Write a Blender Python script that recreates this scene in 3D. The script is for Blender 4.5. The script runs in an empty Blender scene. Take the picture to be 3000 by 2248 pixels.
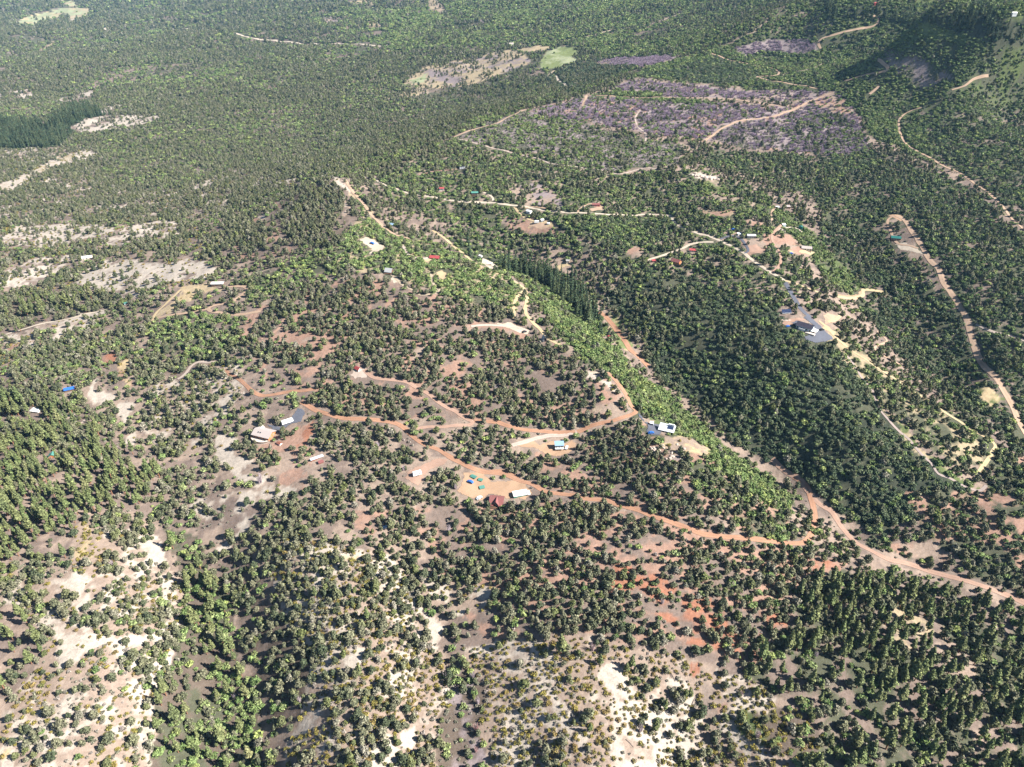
import bpy, bmesh, math, random
import numpy as np
from mathutils import Matrix, Vector

# ------------------------------------------------------------------ camera, world, sun, exposure
SC = bpy.context.scene
COL = SC.collection
rad = math.radians
CAM_H, PITCH, FPX = 330.0, rad(33.0), 2079.0        # drone height, downward tilt, focal length in photo pixels
cam_d = bpy.data.cameras.new("camera")
cam_d.sensor_width = 36.0
cam_d.lens = 36.0 * FPX / 3000.0
cam_d.clip_start, cam_d.clip_end = 1.0, 20000.0
cam = bpy.data.objects.new("camera", cam_d)
cam.location = (0, 0, CAM_H)
cam.rotation_euler = (math.pi / 2 - PITCH, 0, 0)
COL.objects.link(cam)
SC.camera = cam

SUN_EL, SUN_DIR = rad(40.0), Vector((0.975, -0.22, 0)).normalized()     # sun stands to the right, a little behind the drone
world = bpy.data.worlds.new("World")
SC.world = world
world.use_nodes = True
wn = world.node_tree.nodes
sky = wn.new("ShaderNodeTexSky")
sky.sky_type = 'NISHITA'
sky.sun_disc = False
sky.sun_elevation = SUN_EL
sky.sun_rotation = math.atan2(SUN_DIR.x, SUN_DIR.y)
sky.altitude = 2200
world.node_tree.links.new(sky.outputs[0], wn["Background"].inputs[0])
wn["Background"].inputs[1].default_value = 0.05
sun_d = bpy.data.lights.new("sun", 'SUN')
sun_d.energy, sun_d.angle, sun_d.color = 5.0, rad(0.53), (1.0, 0.955, 0.88)
sun = bpy.data.objects.new("sun", sun_d)
sdir = Vector((SUN_DIR.x * math.cos(SUN_EL), SUN_DIR.y * math.cos(SUN_EL), math.sin(SUN_EL)))
sun.rotation_euler = sdir.to_track_quat('Z', 'Y').to_euler()
COL.objects.link(sun)
SC.view_settings.view_transform = 'Standard'
SC.view_settings.look = 'None'
SC.view_settings.exposure = 1.6
SC.view_settings.gamma = 1.0
SC.cycles.max_bounces = 4
SC.cycles.diffuse_bounces = 2
SC.cycles.glossy_bounces = 1
SC.cycles.transmission_bounces = 1
SC.cycles.volume_bounces = 0
SC.cycles.transparent_max_bounces = 8

# ------------------------------------------------------------------ picture <-> world
CT, ST = math.cos(PITCH), math.sin(PITCH)
def project(x, y, z):
    dz = z - CAM_H
    dep = np.maximum(y * CT - dz * ST, 1.0)
    return 1500 + FPX * x / dep, 1124 - FPX * (y * ST + dz * CT) / dep, dep
def ray(px, py):
    u, v = (np.asarray(px, float) - 1500) / FPX, (1124 - np.asarray(py, float)) / FPX
    return u, CT + v * ST, -ST + v * CT
def on_plane(px, py, z):
    dx, dy, dz = ray(px, py)
    t = (z - CAM_H) / np.minimum(dz, -0.02)
    return dx * t, dy * t

rs = np.random.RandomState(7)
_lat = rs.rand(256, 256).astype(np.float32)
def vnoise(x, y):
    xi, yi = np.floor(x).astype(np.int64), np.floor(y).astype(np.int64)
    fx, fy = x - xi, y - yi
    fx, fy = fx * fx * (3 - 2 * fx), fy * fy * (3 - 2 * fy)
    a, b = _lat[xi & 255, yi & 255], _lat[(xi + 1) & 255, yi & 255]
    c, d = _lat[xi & 255, (yi + 1) & 255], _lat[(xi + 1) & 255, (yi + 1) & 255]
    return (a * (1 - fx) + b * fx) * (1 - fy) + (c * (1 - fx) + d * fx) * fy
def fbm(x, y, n=4, s=0.5):
    t, a, m = 0, 1.0, 0
    for k in range(n):
        t = t + a * vnoise(x * 2 ** k + 17.3 * k, y * 2 ** k + 5.1 * k)
        m += a
        a *= s
    return t / m

# ------------------------------------------------------------------ terrain heights: spot heights read off the photograph
SPOT = """
520,1560,-8 600,1750,-15 650,1950,-22 680,2150,-28 720,2400,-34 720,2800,-42
300,1650,3 350,1900,0 350,2150,-8 300,2400,-15 0,1500,5 0,1900,0 0,2240,-5 -400,1500,5 -400,2240,-5 200,1350,4
850,1600,8 1000,1650,8 1050,1900,0 1000,2150,-6 1000,2400,-12 950,2800,-25
1240,1680,-4 1300,1850,-9 1320,2050,-14 1330,2240,-20 1340,2500,-28
1500,1650,4 1600,1850,2 1700,2050,-4 1800,2240,-10 1800,2600,-20 2000,1900,-4 2020,2050,-14 2010,2240,-22
2300,1750,-4 2300,2000,-12 2300,2240,-18 2600,1800,-12 2800,2000,-22 2950,1900,-24 3000,2240,-32 2600,2200,-25 3400,1900,-26 3400,2300,-36
2400,1570,-12 2600,1630,-18 2850,1700,-22 3000,1760,-26 3400,1850,-30
1000,1400,8 1400,1350,8 1450,1500,5 1000,1250,14 1400,1200,14 1700,1250,11 1850,1180,18 1950,1270,14 2050,1300,8 2200,1420,-4 2350,1550,-10
760,1280,6 650,1400,0 500,1300,-4 350,1150,-2 300,1250,-4 100,1300,-6 100,1100,-4 0,1250,-8 -400,1200,-8 -400,1000,-16
985,520,58 970,545,56 1000,700,48 1140,795,44 1250,960,34 1540,975,27 1300,860,40 1750,1100,26 1810,1180,20 1450,800,36 1550,860,29 1600,950,25 1700,1040,25
830,650,40 750,760,28 640,830,21 560,850,16 500,860,12 400,900,4 300,930,-4 150,960,-10 0,1000,-14 300,830,-6 200,750,-14 100,700,-20
0,800,-18 0,650,-30 200,650,-26 400,650,-16 600,640,-4 750,600,10 880,560,34 -400,700,-30 -400,850,-20
0,450,-52 200,400,-48 340,340,-34 600,450,-34 800,450,-28 940,440,-24 700,300,-36 900,330,-28 1100,330,-20 1250,330,-12 0,330,-58 -500,400,-58
1400,290,0 1500,260,15 1600,230,35 1300,220,5 1450,190,28 1600,170,48 1750,190,58
1060,528,50 1150,470,52 1230,430,54 1330,397,60 1430,352,65 1530,322,70 1620,302,74 1700,276,79 1790,240,88 1890,193,99 2000,166,111 2090,140,124 2200,92,150 2290,32,180 2330,2,192
2100,60,122 2000,40,115 1900,100,84 1700,50,85 1500,100,48 1300,150,18 1000,150,-10 1000,50,5 1300,50,35 1500,20,70 1200,5,45 800,20,0
100,200,-75 400,200,-60 700,150,-40 150,70,-80 300,20,-70 0,20,-80 500,60,-55 -500,100,-80 -500,250,-75
2270,145,124 2300,200,112 2300,300,93 2500,250,116 2700,250,126 2950,250,130 2500,400,78 2700,400,82 2950,400,86 2500,100,155 2700,60,200 2950,60,205 3000,10,232 2750,5,228 2500,20,196 2400,20,190 3500,250,132 3500,60,205 3500,450,88 2850,320,108 2700,320,104
2370,560,50 2450,700,32 2550,800,20 2700,950,6 2850,1100,-5 2960,1200,-11 3000,1270,-14
2050,520,62 2030,512,64 2200,640,54 2300,750,45 2360,860,36 2370,960,30 2500,1080,22 2600,1180,14 2700,1280,5 2800,1380,-4 2880,1440,-10
2000,620,46 1900,620,40 1950,740,37 1800,800,24 1700,700,38 1600,650,44 2100,700,45
1150,600,44 1280,672,36 1400,720,28 1550,765,19 1680,830,12 1740,900,7 1800,965,2 1900,1080,-5 2050,1230,-11 2200,1340,-15 2330,1440,-18 2500,1545,-20 2700,1645,-22
1600,860,21 1650,900,18 1760,1020,17 1850,1150,18 2000,1270,10 2150,1380,2 2280,1490,-6
1900,930,14 2000,850,24 2050,1000,14 2150,1000,20 2200,1200,4 2350,1200,12 2450,1350,0 2600,1450,-8 2700,1520,-12
1400,570,50 1600,610,48 1750,600,50 1950,640,42 1500,480,58 1800,500,60 2000,470,66 1700,400,68 2000,400,74 2200,380,80 1900,300,86 2100,300,91
2640,640,46 2700,740,36 2760,830,28 2830,980,12 2900,1100,2 2980,1230,-10 2900,700,48 3000,800,38 3000,1000,16 2950,550,64 2600,520,62 3400,700,50 3400,1000,20 3400,1400,-16 2950,1450,-6 3000,1600,-14
"""
sp = np.array([[float(v) for v in t.split(",")] for t in SPOT.split()])
sx, sy = on_plane(sp[:, 0], sp[:, 1], sp[:, 2])
extra = np.array([(-600, -150, -40), (0, -150, -50), (600, -150, -40), (-700, 150, -10), (0, 60, -46), (700, 150, -45), (250, 60, -40), (-300, 60, -46),
                  (-5500, 7200, 0), (-2500, 7200, 60), (0, 7200, 250), (2500, 7200, 420), (5500, 7200, 500), (0, 5000, 150), (1500, 4000, 330),
                  (2500, 2500, 330), (1500, 2600, 330), (3500, 3500, 400), (-4500, 4000, -60), (-2500, 5200, -30), (1900, 1500, 190), (1500, 1000, 85), (-1500, 1200, -60), (-1500, 900, -40)], float)
sx, sy, sz = np.r_[sx, extra[:, 0]], np.r_[sy, extra[:, 1]], np.r_[sp[:, 2], extra[:, 2]]
def warp(x, y):
    return x / (y + 420.0), np.log(y + 420.0)
sq = np.array(warp(sx, sy)).T
CMQ = 0.035
def kern(d2):
    return np.sqrt(d2 + CMQ * CMQ)
n = len(sq)
A = np.zeros((n + 3, n + 3))
A[:n, :n] = kern(((sq[:, None] - sq[None]) ** 2).sum(-1)) - np.eye(n) * 2e-4
A[:n, n:] = np.c_[np.ones(n), sq]
A[n:, :n] = A[:n, n:].T
wts = np.linalg.solve(A, np.r_[sz, 0, 0, 0])
Y0, Y1, NR, NC = -150.0, 7000.0, 1240, 1060
LY0, LY1 = math.log(Y0 + 350), math.log(Y1 + 350)
def halfw(y):
    return 340.0 + 0.98 * np.maximum(y, -100)
def grid_rc(x, y):
    return (np.log(y + 350) - LY0) / (LY1 - LY0) * (NR - 1), (x / halfw(y) + 1) * 0.5 * (NC - 1)
rows = np.exp(np.linspace(LY0, LY1, NR)) - 350
GY = np.repeat(rows[:, None], NC, 1)
GX = np.linspace(-1, 1, NC)[None] * halfw(rows)[:, None]
# evaluate the surface on every 4th vertex, then spread it over the full grid
ri, ci = np.linspace(0, NR - 1, NR // 4), np.linspace(0, NC - 1, NC // 4)
cy = np.exp(LY0 + ri / (NR - 1) * (LY1 - LY0)) - 350
CY = np.repeat(cy[:, None], len(ci), 1)
CX = (ci / (NC - 1) * 2 - 1)[None] * halfw(cy)[:, None]
q = np.array(warp(CX.ravel(), CY.ravel())).T
cz = np.empty(len(q))
for s in range(0, len(q), 8000):
    qq = q[s:s + 8000]
    cz[s:s + 8000] = kern(((qq[:, None] - sq[None]) ** 2).sum(-1)) @ wts[:n] + wts[n] + qq @ wts[n + 1:]
cz = cz.reshape(CX.shape)
def bil(a, r, c):
    r = np.clip(r, 0, a.shape[0] - 1.001)
    c = np.clip(c, 0, a.shape[1] - 1.001)
    r0, c0 = r.astype(int), c.astype(int)
    fr, fc = r - r0, c - c0
    return (a[r0, c0] * (1 - fc) + a[r0, c0 + 1] * fc) * (1 - fr) + (a[r0 + 1, c0] * (1 - fc) + a[r0 + 1, c0 + 1] * fc) * fr
GR, GC = np.meshgrid(np.arange(NR) / (NR - 1) * (len(ri) - 1), np.arange(NC) / (NC - 1) * (len(ci) - 1), indexing='ij')
GZ = bil(cz, GR, GC)
far = np.clip((GY - 900) / 2500, 0, 1)
GZ = GZ + (fbm(GX / 75, GY / 75, 4) - 0.5) * (7 + 10 * far) + (fbm(GX / 420 + 9, GY / 420, 3) - 0.5) * 70 * far
GZ = GZ + (fbm(GX / 13, GY / 13, 3) - 0.5) * 1.6
def height(x, y):
    r, c = grid_rc(np.asarray(x, float), np.asarray(y, float))
    return bil(GZ, r, c)
def to_ground(px, py):
    """first point of the ground on the sight line of each photo pixel"""
    px, py = np.atleast_1d(np.asarray(px, float)), np.atleast_1d(np.asarray(py, float))
    dx, dy, dz = ray(px, py)
    lo = np.full(px.shape, 150.0)
    hit = np.full(px.shape, 6500.0)
    done = np.zeros(px.shape, bool)
    t = lo.copy()
    for k in range(1000):
        t2 = t * 1.004
        x, y, z = dx * t2, dy * t2, CAM_H + dz * t2
        y = np.clip(y, Y0 + 1, Y1 - 1)
        below = (z < height(x, y)) & ~done
        hit = np.where(below, t2 * 0.998, hit)
        done |= below
        t = t2
    return dx * hit, np.minimum(dy * hit, Y1 - 1)
# ------------------------------------------------------------------ what grows and lies where: outlines read off the photograph, carried to the ground
SOIL = dict(sand=(.34, .295, .25), pale=(.225, .172, .138), pink=(.245, .155, .118), red=(.245, .115, .075), tan=(.275, .22, .145), gold=(.33, .255, .155),
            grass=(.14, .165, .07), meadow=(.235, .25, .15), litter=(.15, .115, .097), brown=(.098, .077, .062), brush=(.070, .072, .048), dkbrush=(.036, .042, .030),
            lime=(.080, .10, .04), mauve=(.19, .155, .155), rubble=(.19, .15, .125))
KINDS = ("pin", "pon", "fir", "oak", "dk", "man", "pur", "gry")
ZONES = """
-900,-400 3900,-400 3900,3000 -900,3000 | pale litter .5 | pin 1.5 oak .5 gry .5
-900,-400 2320,-400 2290,32 2200,92 2090,140 1890,192 1700,276 1530,322 1330,397 1060,528 985,520 880,560 750,610 600,640 0,645 -900,650 | litter brush .6 | pin 2.0 oak .9 gry .5
900,60 1400,-100 2260,-100 2290,32 2200,92 2090,140 1890,190 1750,170 1690,130 1400,135 1150,150 | brush litter .35 | oak 3.6 pin .9
1330,397 1530,322 1700,276 1890,192 2090,140 2000,130 1850,170 1700,235 1600,240 1500,290 1300,390 1060,525 1000,500 1200,420 | brush litter .3 | oak 2.6 pin 1.6
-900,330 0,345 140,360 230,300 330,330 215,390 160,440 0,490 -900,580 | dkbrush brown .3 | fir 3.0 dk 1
-900,490 150,430 290,440 300,530 470,560 620,520 700,480 860,500 880,545 700,585 600,640 -900,650 | sand litter .62 | pin 1.9 man .4 gry .8
170,455 260,440 280,455 150,490 60,540 0,570 0,545 80,510 | sand tan .3 | pin .5 man .6
205,372 250,350 330,335 440,334 475,345 420,362 330,378 235,388 | sand litter .2 | pin .5
300,318 345,305 365,312 330,328 285,335 | sand litter .3 | pin .6
165,296 210,283 245,268 275,262 280,285 235,312 205,308 | sand litter .4 | pin .7
36,268 60,264 98,268 95,290 68,292 | sand litter .4 | pin .6
-10,265 10,270 8,282 -10,284 | sand litter .2 | pin .4
300,84 318,80 320,90 305,91 | sand litter .3 | pin .3
40,72 70,52 110,40 160,34 182,50 150,56 118,66 108,75 60,72 | meadow gold .35 | pin .1
148,30 200,22 262,24 252,52 236,52 205,46 182,44 | meadow tan .4 | oak .1
170,0 215,5 235,24 200,18 | tan meadow .5 | oak .3
205,48 225,50 212,66 206,60 | sand tan .3 | pin .2
112,148 130,136 160,118 156,130 135,142 122,156 | tan litter .4 | pin .5
120,175 160,168 195,165 190,174 150,178 | sand litter .4 | pin .6
10,160 40,146 62,150 58,165 30,172 | mauve litter .5 | pin .6
1252,3 1272,0 1303,18 1308,36 1282,36 1256,22 | pale tan .3 | pin .2
1078,66 1110,62 1120,80 1098,88 1080,82 | pale tan .4 | pin .4
1010,77 1033,74 1030,85 1010,84 | pale litter .3 | pin .4
1040,66 1062,64 1062,82 1045,82 | pale litter .5 | pin .6
1020,5 1060,0 1090,4 1095,14 1050,12 | tan litter .3 | pin .3
945,52 985,48 995,75 960,78 | mauve pale .5 | pin .8
1390,75 1410,55 1430,62 1400,88 | mauve pale .5 | pin .8
1186,246 1205,222 1245,196 1300,186 1345,176 1400,166 1450,152 1480,147 1515,152 1552,168 1556,182 1520,200 1470,215 1420,236 1370,250 1300,258 1230,262 1200,250 | tan mauve .35 | pin .5
1120,285 1200,262 1260,262 1255,275 1180,285 1130,292 | tan mauve .5 | pin 1.1
1196,240 1250,218 1246,240 1215,246 | meadow grass .3 | oak .2
1512,145 1560,138 1620,136 1600,146 1560,152 1530,150 | tan gold .5 | oak .05
1590,170 1600,150 1640,140 1665,136 1698,150 1685,160 1682,172 1705,174 1660,186 1625,202 1585,200 1580,186 | meadow grass .45 | oak .03
1660,190 1720,178 1800,172 1870,190 1800,222 1700,265 1660,272 1620,255 1600,228 1630,205 | dkbrush brush .4 | dk 4.2 pin .9
870,560 985,522 1020,555 1050,610 1100,680 1140,745 1080,770 950,745 850,705 770,660 | brown litter .5 | pin 3.0
975,516 1000,520 1018,545 1030,575 1020,580 1005,550 980,530 | sand tan .3 | man .6
1000,600 1020,590 1030,620 1010,640 | pale sand .4 | pin .7
740,655 775,640 800,640 820,660 800,690 760,700 740,720 720,690 | pale pink .5 | pin 1.1
795,590 830,585 850,570 840,600 805,612 | pale pink .4 | pin .4
745,645 768,622 776,630 770,670 752,672 | sand pale .3 | pin .2
640,650 800,640 860,700 850,740 780,770 700,760 600,700 | pink litter .6 | pin 2.1
960,740 1060,640 1030,575 1050,560 1100,640 1160,690 1260,700 1360,755 1480,812 1535,860 1505,930 1420,905 1280,850 1130,805 1000,790 880,830 780,850 800,790 | brush tan .45 | oak 3.4 pin .55 gry .6
700,830 800,770 960,745 1000,790 880,840 780,870 730,900 | brush litter .5 | oak 2.6 pin 1.4
-900,650 0,645 150,655 400,640 560,640 640,700 700,760 620,820 480,860 350,890 100,900 -900,920 | pale litter .6 | pin 1.7 man .8 oak .5
0,692 60,662 180,655 300,658 330,670 280,700 130,722 20,725 | sand litter .22 | pin .5 man .5
285,715 300,690 400,655 470,645 520,655 530,680 480,700 420,690 350,720 | sand litter .22 | pin .5 man .5
20,790 100,758 200,752 260,745 230,770 160,800 80,840 0,850 -40,850 | sand litter .35 | pin .8 man .8
220,835 250,790 330,760 440,770 560,765 630,775 640,800 560,825 500,825 420,850 360,860 330,850 280,850 | sand litter .16 | pin .45 man .5
330,860 400,850 420,870 350,880 | sand litter .3 | pin .6
-900,780 0,860 160,850 240,870 330,860 330,900 200,930 0,985 -900,1000 | litter brown .4 | pin 2.6 pon .5
10,985 150,945 310,905 320,925 240,945 200,960 180,985 140,975 60,1000 10,1000 | sand pale .3 | pin .5 man .5
150,1000 190,965 240,950 280,935 260,965 200,985 165,1005 | sand pale .2 | pin .3 man .4
0,1030 40,1005 110,990 150,1000 110,1020 40,1045 0,1050 | sand pink .4 | pin .7 man 1.0
440,945 600,905 740,930 760,960 720,1000 640,1050 560,1070 460,1030 430,980 | brush litter .35 | oak 3.2 pin 1.6
512,862 520,842 560,836 620,832 655,846 650,855 600,852 565,858 540,862 | gold tan .4 | 
480,902 512,870 540,860 575,862 560,880 520,890 490,915 455,940 445,940 | gold tan .5 | pin .15 man .2
-900,1010 0,1040 150,1010 300,950 440,950 450,1030 560,1080 480,1130 300,1130 150,1110 0,1120 -900,1130 | pale litter .65 | pin 2.2 oak 1.0 man .4
310,1040 335,1028 340,1050 312,1065 | red pink .4 | pin .3
340,1060 370,1045 382,1060 370,1100 375,1130 355,1140 345,1100 | pink gold .5 | man .8
385,985 410,980 440,1000 395,1015 | pale gold .3 | pin .2
760,900 1000,810 1130,812 1280,862 1420,908 1500,935 1580,975 1700,1065 1800,1125 1840,1190 1700,1250 1400,1225 1100,1228 900,1180 740,1080 690,980 | pink litter .65 | pin 2.5 oak .3
760,1000 850,960 960,1000 1000,1010 985,1030 950,1050 905,1035 850,1010 | pink pale .3 | pin .5
1345,955 1400,942 1480,950 1540,960 1556,980 1530,990 1480,968 1420,960 1370,972 | pale pink .4 | pin .3
1180,1040 1250,1010 1260,1040 1220,1070 1200,1090 1170,1070 | pale pink .5 | pin .9
1690,1090 1720,1088 1760,1110 1790,1135 1810,1150 1800,1160 1770,1140 1730,1120 | sand gold .35 | man .5 pin .1
1740,1195 1780,1185 1815,1165 1825,1190 1815,1215 1790,1210 1745,1205 | pale tan .3 | man .4 pin .1
1840,1230 1850,1200 1838,1160 1850,1150 1900,1210 | brush pink .5 | oak 2 pin .8
1300,690 1360,745 1420,775 1500,810 1560,870 1620,955 1720,1070 1800,1110 1860,1190 1960,1260 2070,1330 2180,1430 2260,1500 2330,1510 2290,1440 2180,1350 2050,1240 1920,1130 1830,1050 1740,965 1660,880 1590,800 1500,770 1400,730 | lime brush .5 | oak 5.2 pin .5
1620,840 1700,900 1790,1010 1900,1110 2040,1240 2000,1240 1850,1120 1700,980 1620,900 | lime brush .3 | oak 5.4 pin .35
1880,1230 1960,1270 2070,1330 2180,1430 2270,1500 2330,1560 2340,1590 2200,1575 2080,1500 1950,1420 1850,1330 | pink brush .5 | pin 1.7 oak 1.6
1920,1300 1960,1270 2010,1275 2060,1300 2085,1330 2050,1332 1990,1325 1940,1312 | gold pale .4 | man .15
1905,1300 1935,1310 1990,1330 2000,1350 1950,1345 1910,1325 | rubble mauve .4 | man .3
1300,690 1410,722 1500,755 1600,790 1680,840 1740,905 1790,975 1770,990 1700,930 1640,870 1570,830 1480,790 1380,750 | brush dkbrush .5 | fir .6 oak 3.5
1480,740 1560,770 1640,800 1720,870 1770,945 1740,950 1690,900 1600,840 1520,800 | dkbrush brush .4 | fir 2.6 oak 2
1100,522 1330,403 1600,440 1900,500 2040,500 2240,560 2340,700 2360,840 2250,920 2150,920 1900,860 1750,760 1600,690 1450,690 1300,650 1150,590 | pale brush .6 | pin 1.0 oak 1.8 dk 1.0
1350,640 1600,640 1950,640 1990,680 1900,720 1750,750 1600,720 1480,740 1300,680 | litter brush .6 | pin 1.3 oak 2.2 dk 1
1640,632 1960,636 1960,700 1880,740 1760,720 1660,680 | brush dkbrush .5 | dk 2.4 oak 2.0 pin .8
1450,620 1530,640 1600,660 1640,690 1560,690 1480,660 | pink litter .5 | pin 1 oak 1
1500,550 1545,530 1600,540 1650,580 1640,610 1560,605 1510,590 | pale mauve .4 | pin .7 oak .4
1545,655 1600,650 1615,665 1580,675 1545,668 | gold pink .5 | oak .2
1860,720 1900,730 1895,752 1860,760 1840,742 | pink pale .4 | oak .3
2180,640 2220,635 2235,660 2200,672 | pink pale .4 | pin .6
2170,700 2230,705 2250,740 2200,745 2175,725 | pink pale .4 | pin .5
2310,735 2340,725 2390,730 2380,745 2320,748 | pink gold .4 | 
2290,655 2350,662 2350,670 2300,680 2270,672 | sand pale .5 | pin .1
2050,620 2150,615 2160,628 2080,640 | pink tan .4 | oak .5
1330,403 1430,356 1530,328 1650,345 1850,400 2000,425 1990,480 1880,490 1700,470 1600,450 1450,430 | mauve brush .5 | gry 3.4 oak .9 pin .28
1450,370 1550,345 1650,360 1720,400 1640,420 1500,400 | brush mauve .45 | gry 3.0 oak 1.4 pin .2
1640,400 1800,440 1900,470 1780,500 1650,470 | brush mauve .5 | oak 1.6 gry 2 pin 1.0
1540,332 1640,300 1720,285 1860,292 2150,305 2300,315 2440,282 2510,340 2550,420 2530,475 2440,450 2300,445 2150,420 2000,405 1850,385 1700,355 | mauve pink .35 | pur 2.6 pin .26 oak .5 gry 1.4
2080,405 2110,370 2250,350 2350,380 2330,430 2200,440 2110,420 | mauve brush .4 | pur 1.6 gry 2.4 pin .35
2270,380 2380,330 2470,330 2540,400 2560,470 2440,470 2350,440 | mauve brush .5 | pur 2.4 pin .7 oak 1.2
2240,690 2450,690 2450,720 2240,720 | pale pink .5 | pin .8
1735,186 1800,170 1960,164 1990,171 1890,196 1840,192 1790,190 | mauve pale .3 | pur 3.6
1810,252 1870,232 2000,246 2200,268 2400,262 2440,275 2380,300 2200,292 2000,284 1830,278 | mauve pale .4 | pur 3 pin .25 oak .3
1720,285 1800,265 1900,270 2010,290 2120,300 2100,308 1900,296 | brush lime .4 | oak 4.4 pin .4
2390,284 2440,268 2470,290 2500,320 2480,335 2400,312 | pale pink .5 | pur .8 oak .5
2000,170 2090,145 2200,100 2300,28 2340,-60 3900,-60 3900,620 2960,640 2900,560 2800,500 2680,460 2560,400 2500,320 2440,268 2200,262 2000,240 1880,226 1830,236 1900,196 | brush lime .4 | oak 3.4 dk 1.5 pin .5
1990,200 2100,165 2200,200 2240,230 2100,250 2000,235 1900,222 | dkbrush brush .5 | dk 3.4 gry 1 oak .8 pin .2
2560,130 2700,170 2800,230 2700,260 2620,200 | mauve brush .6 | gry 3.2 oak 1 pin .3
2150,140 2210,125 2270,114 2370,118 2400,146 2345,158 2260,150 2190,160 | mauve pale .25 | pur 3.8
2300,30 2420,15 2440,80 2400,115 2300,110 2220,110 | brush pale .3 | oak 2.6 pin .5 gry 1
2340,30 2370,38 2380,48 2350,52 2325,45 | pale tan .3 | oak .6
2320,-60 3900,-60 3900,60 2950,60 2850,30 2700,15 2560,25 2440,10 | lime brush .5 | oak 3.8 pin .3
2390,5 2440,5 2470,40 2500,25 2560,10 2600,30 2650,45 2700,60 2750,25 2860,30 2950,55 3100,60 3100,140 2960,130 2860,115 2760,85 2700,95 2620,70 2540,55 2440,55 | dkbrush brush .5 | fir 1.5 oak 2
2690,70 2740,70 2830,110 2890,130 2880,150 2780,115 2700,100 | lime grass .3 | oak 3.6
2780,60 2860,60 2960,85 3100,90 3100,140 2960,135 2900,120 2830,95 | dkbrush brush .5 | fir 2.4 oak 1
2830,330 2870,328 2900,345 2890,360 2850,350 | lime grass .3 | oak 1.5
2700,330 3900,300 3900,620 2960,640 2860,540 2740,470 | brush litter .45 | dk 2.2 oak 1.6 pin .5 gry .8
2440,460 2560,440 2700,490 2860,560 2960,660 3900,640 3900,1330 2980,1330 2880,1180 2780,960 2740,830 2700,740 2630,640 2450,680 2380,580 2320,560 2220,520 2060,480 2080,440 2300,450 | brush litter .45 | dk 2.6 oak 1.4 pin 1.0
2400,640 2560,620 2640,700 2740,860 2860,1060 2940,1200 2880,1260 2760,1150 2620,1040 2520,900 2480,800 2400,700 | brush litter .5 | dk 3.0 oak 1.0 pin 1.1
2250,590 2340,640 2460,760 2530,850 2500,870 2430,830 2360,740 2290,670 | lime brush .5 | oak 5 pin .4
2040,495 2080,500 2110,540 2180,580 2240,600 2220,612 2150,590 2090,575 2050,540 | pale lime .45 | oak 1.6 pin .3
2024,506 2060,505 2105,520 2110,530 2060,530 2030,522 | sand rubble .4 | oak .3 pin .2
2380,980 2440,960 2540,1040 2660,1130 2800,1200 2900,1260 2960,1330 2920,1380 2800,1360 2700,1290 2600,1200 2500,1090 | tan brush .5 | pin 1.1 oak 1.4
2460,1050 2520,1090 2590,1200 2680,1290 2780,1380 2880,1440 2800,1420 2700,1370 2600,1260 2540,1170 | lime tan .5 | oak 1.8 pin .2
2850,1135 2900,1130 2930,1160 2890,1185 2870,1165 | gold lime .5 | 
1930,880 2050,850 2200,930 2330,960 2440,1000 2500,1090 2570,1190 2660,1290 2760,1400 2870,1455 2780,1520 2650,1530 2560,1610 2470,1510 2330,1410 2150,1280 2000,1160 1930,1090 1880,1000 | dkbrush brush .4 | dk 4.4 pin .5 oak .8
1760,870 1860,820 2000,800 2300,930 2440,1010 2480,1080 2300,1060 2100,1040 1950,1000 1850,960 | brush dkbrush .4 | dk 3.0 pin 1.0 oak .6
1785,925 1800,930 1830,975 1860,1020 1850,1035 1820,1025 1790,960 | grass gold .4 | oak .3
2520,1560 2580,1600 2700,1640 2800,1670 2790,1655 2740,1620 2650,1590 2570,1575 | brush litter .4 | oak 2 pin 1.5
2600,1590 2690,1580 2780,1595 2800,1610 2760,1640 2690,1620 2640,1620 | pink pale .3 | pin .2 oak .3
2660,1450 2880,1440 2960,1330 3900,1350 3900,1800 2980,1740 2840,1690 2820,1640 2700,1570 | pink brush .5 | pin 1.4 oak .9 dk .8
1100,1480 1350,1480 1700,1470 1950,1520 2300,1610 2500,1640 2480,1680 2350,1740 2260,1900 2100,1950 1900,1910 1750,1860 1600,1850 1450,1870 1300,1760 1230,1690 1140,1600 | litter pink .5 | pin 2.5 oak .4 gry .4
1760,1650 1900,1680 2050,1760 2250,1800 2420,1850 2380,1980 2250,2000 2150,1920 2050,1880 1900,1800 1780,1740 | red litter .5 | pin 1.9 oak .3 gry .4
2370,1640 2430,1650 2520,1690 2480,1710 2400,1700 2370,1680 | red pink .3 | pin .3
2230,1950 2280,1955 2320,1970 2290,1985 2235,1975 | red pink .3 | pin .3
2010,1880 2060,1870 2090,1885 2060,1895 | red pink .3 | pin .3
850,1240 1150,1250 1350,1370 1320,1480 1150,1520 1000,1500 860,1500 780,1480 900,1380 | litter pale .55 | pin 2.4 gry .6
1560,1330 1900,1270 2000,1380 2150,1520 1950,1510 1700,1450 1560,1420 | litter pink .4 | pin 2.3 oak .3
950,1500 1200,1480 1340,1500 1180,1600 1080,1560 | litter pink .5 | pin 2.2
1350,1890 1480,1875 1600,1855 1760,1870 1900,1915 2060,1950 2200,1985 2330,2080 2300,2240 2240,2700 1340,2700 1330,2100 | pale sand .45 | man 4.0 pin .75 pon .10 gry 2.2
1740,1980 1800,1940 1830,1965 1820,2010 1860,2050 1810,2060 1770,2020 | sand pale .2 | man 1 pin .1
1790,2130 1830,2140 1900,2190 1930,2250 1900,2280 1810,2270 1790,2200 | sand pale .1 | man .6 gry .3
2020,1950 2050,1945 2070,1975 2040,1995 2010,1980 | red pale .5 | man .5
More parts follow.
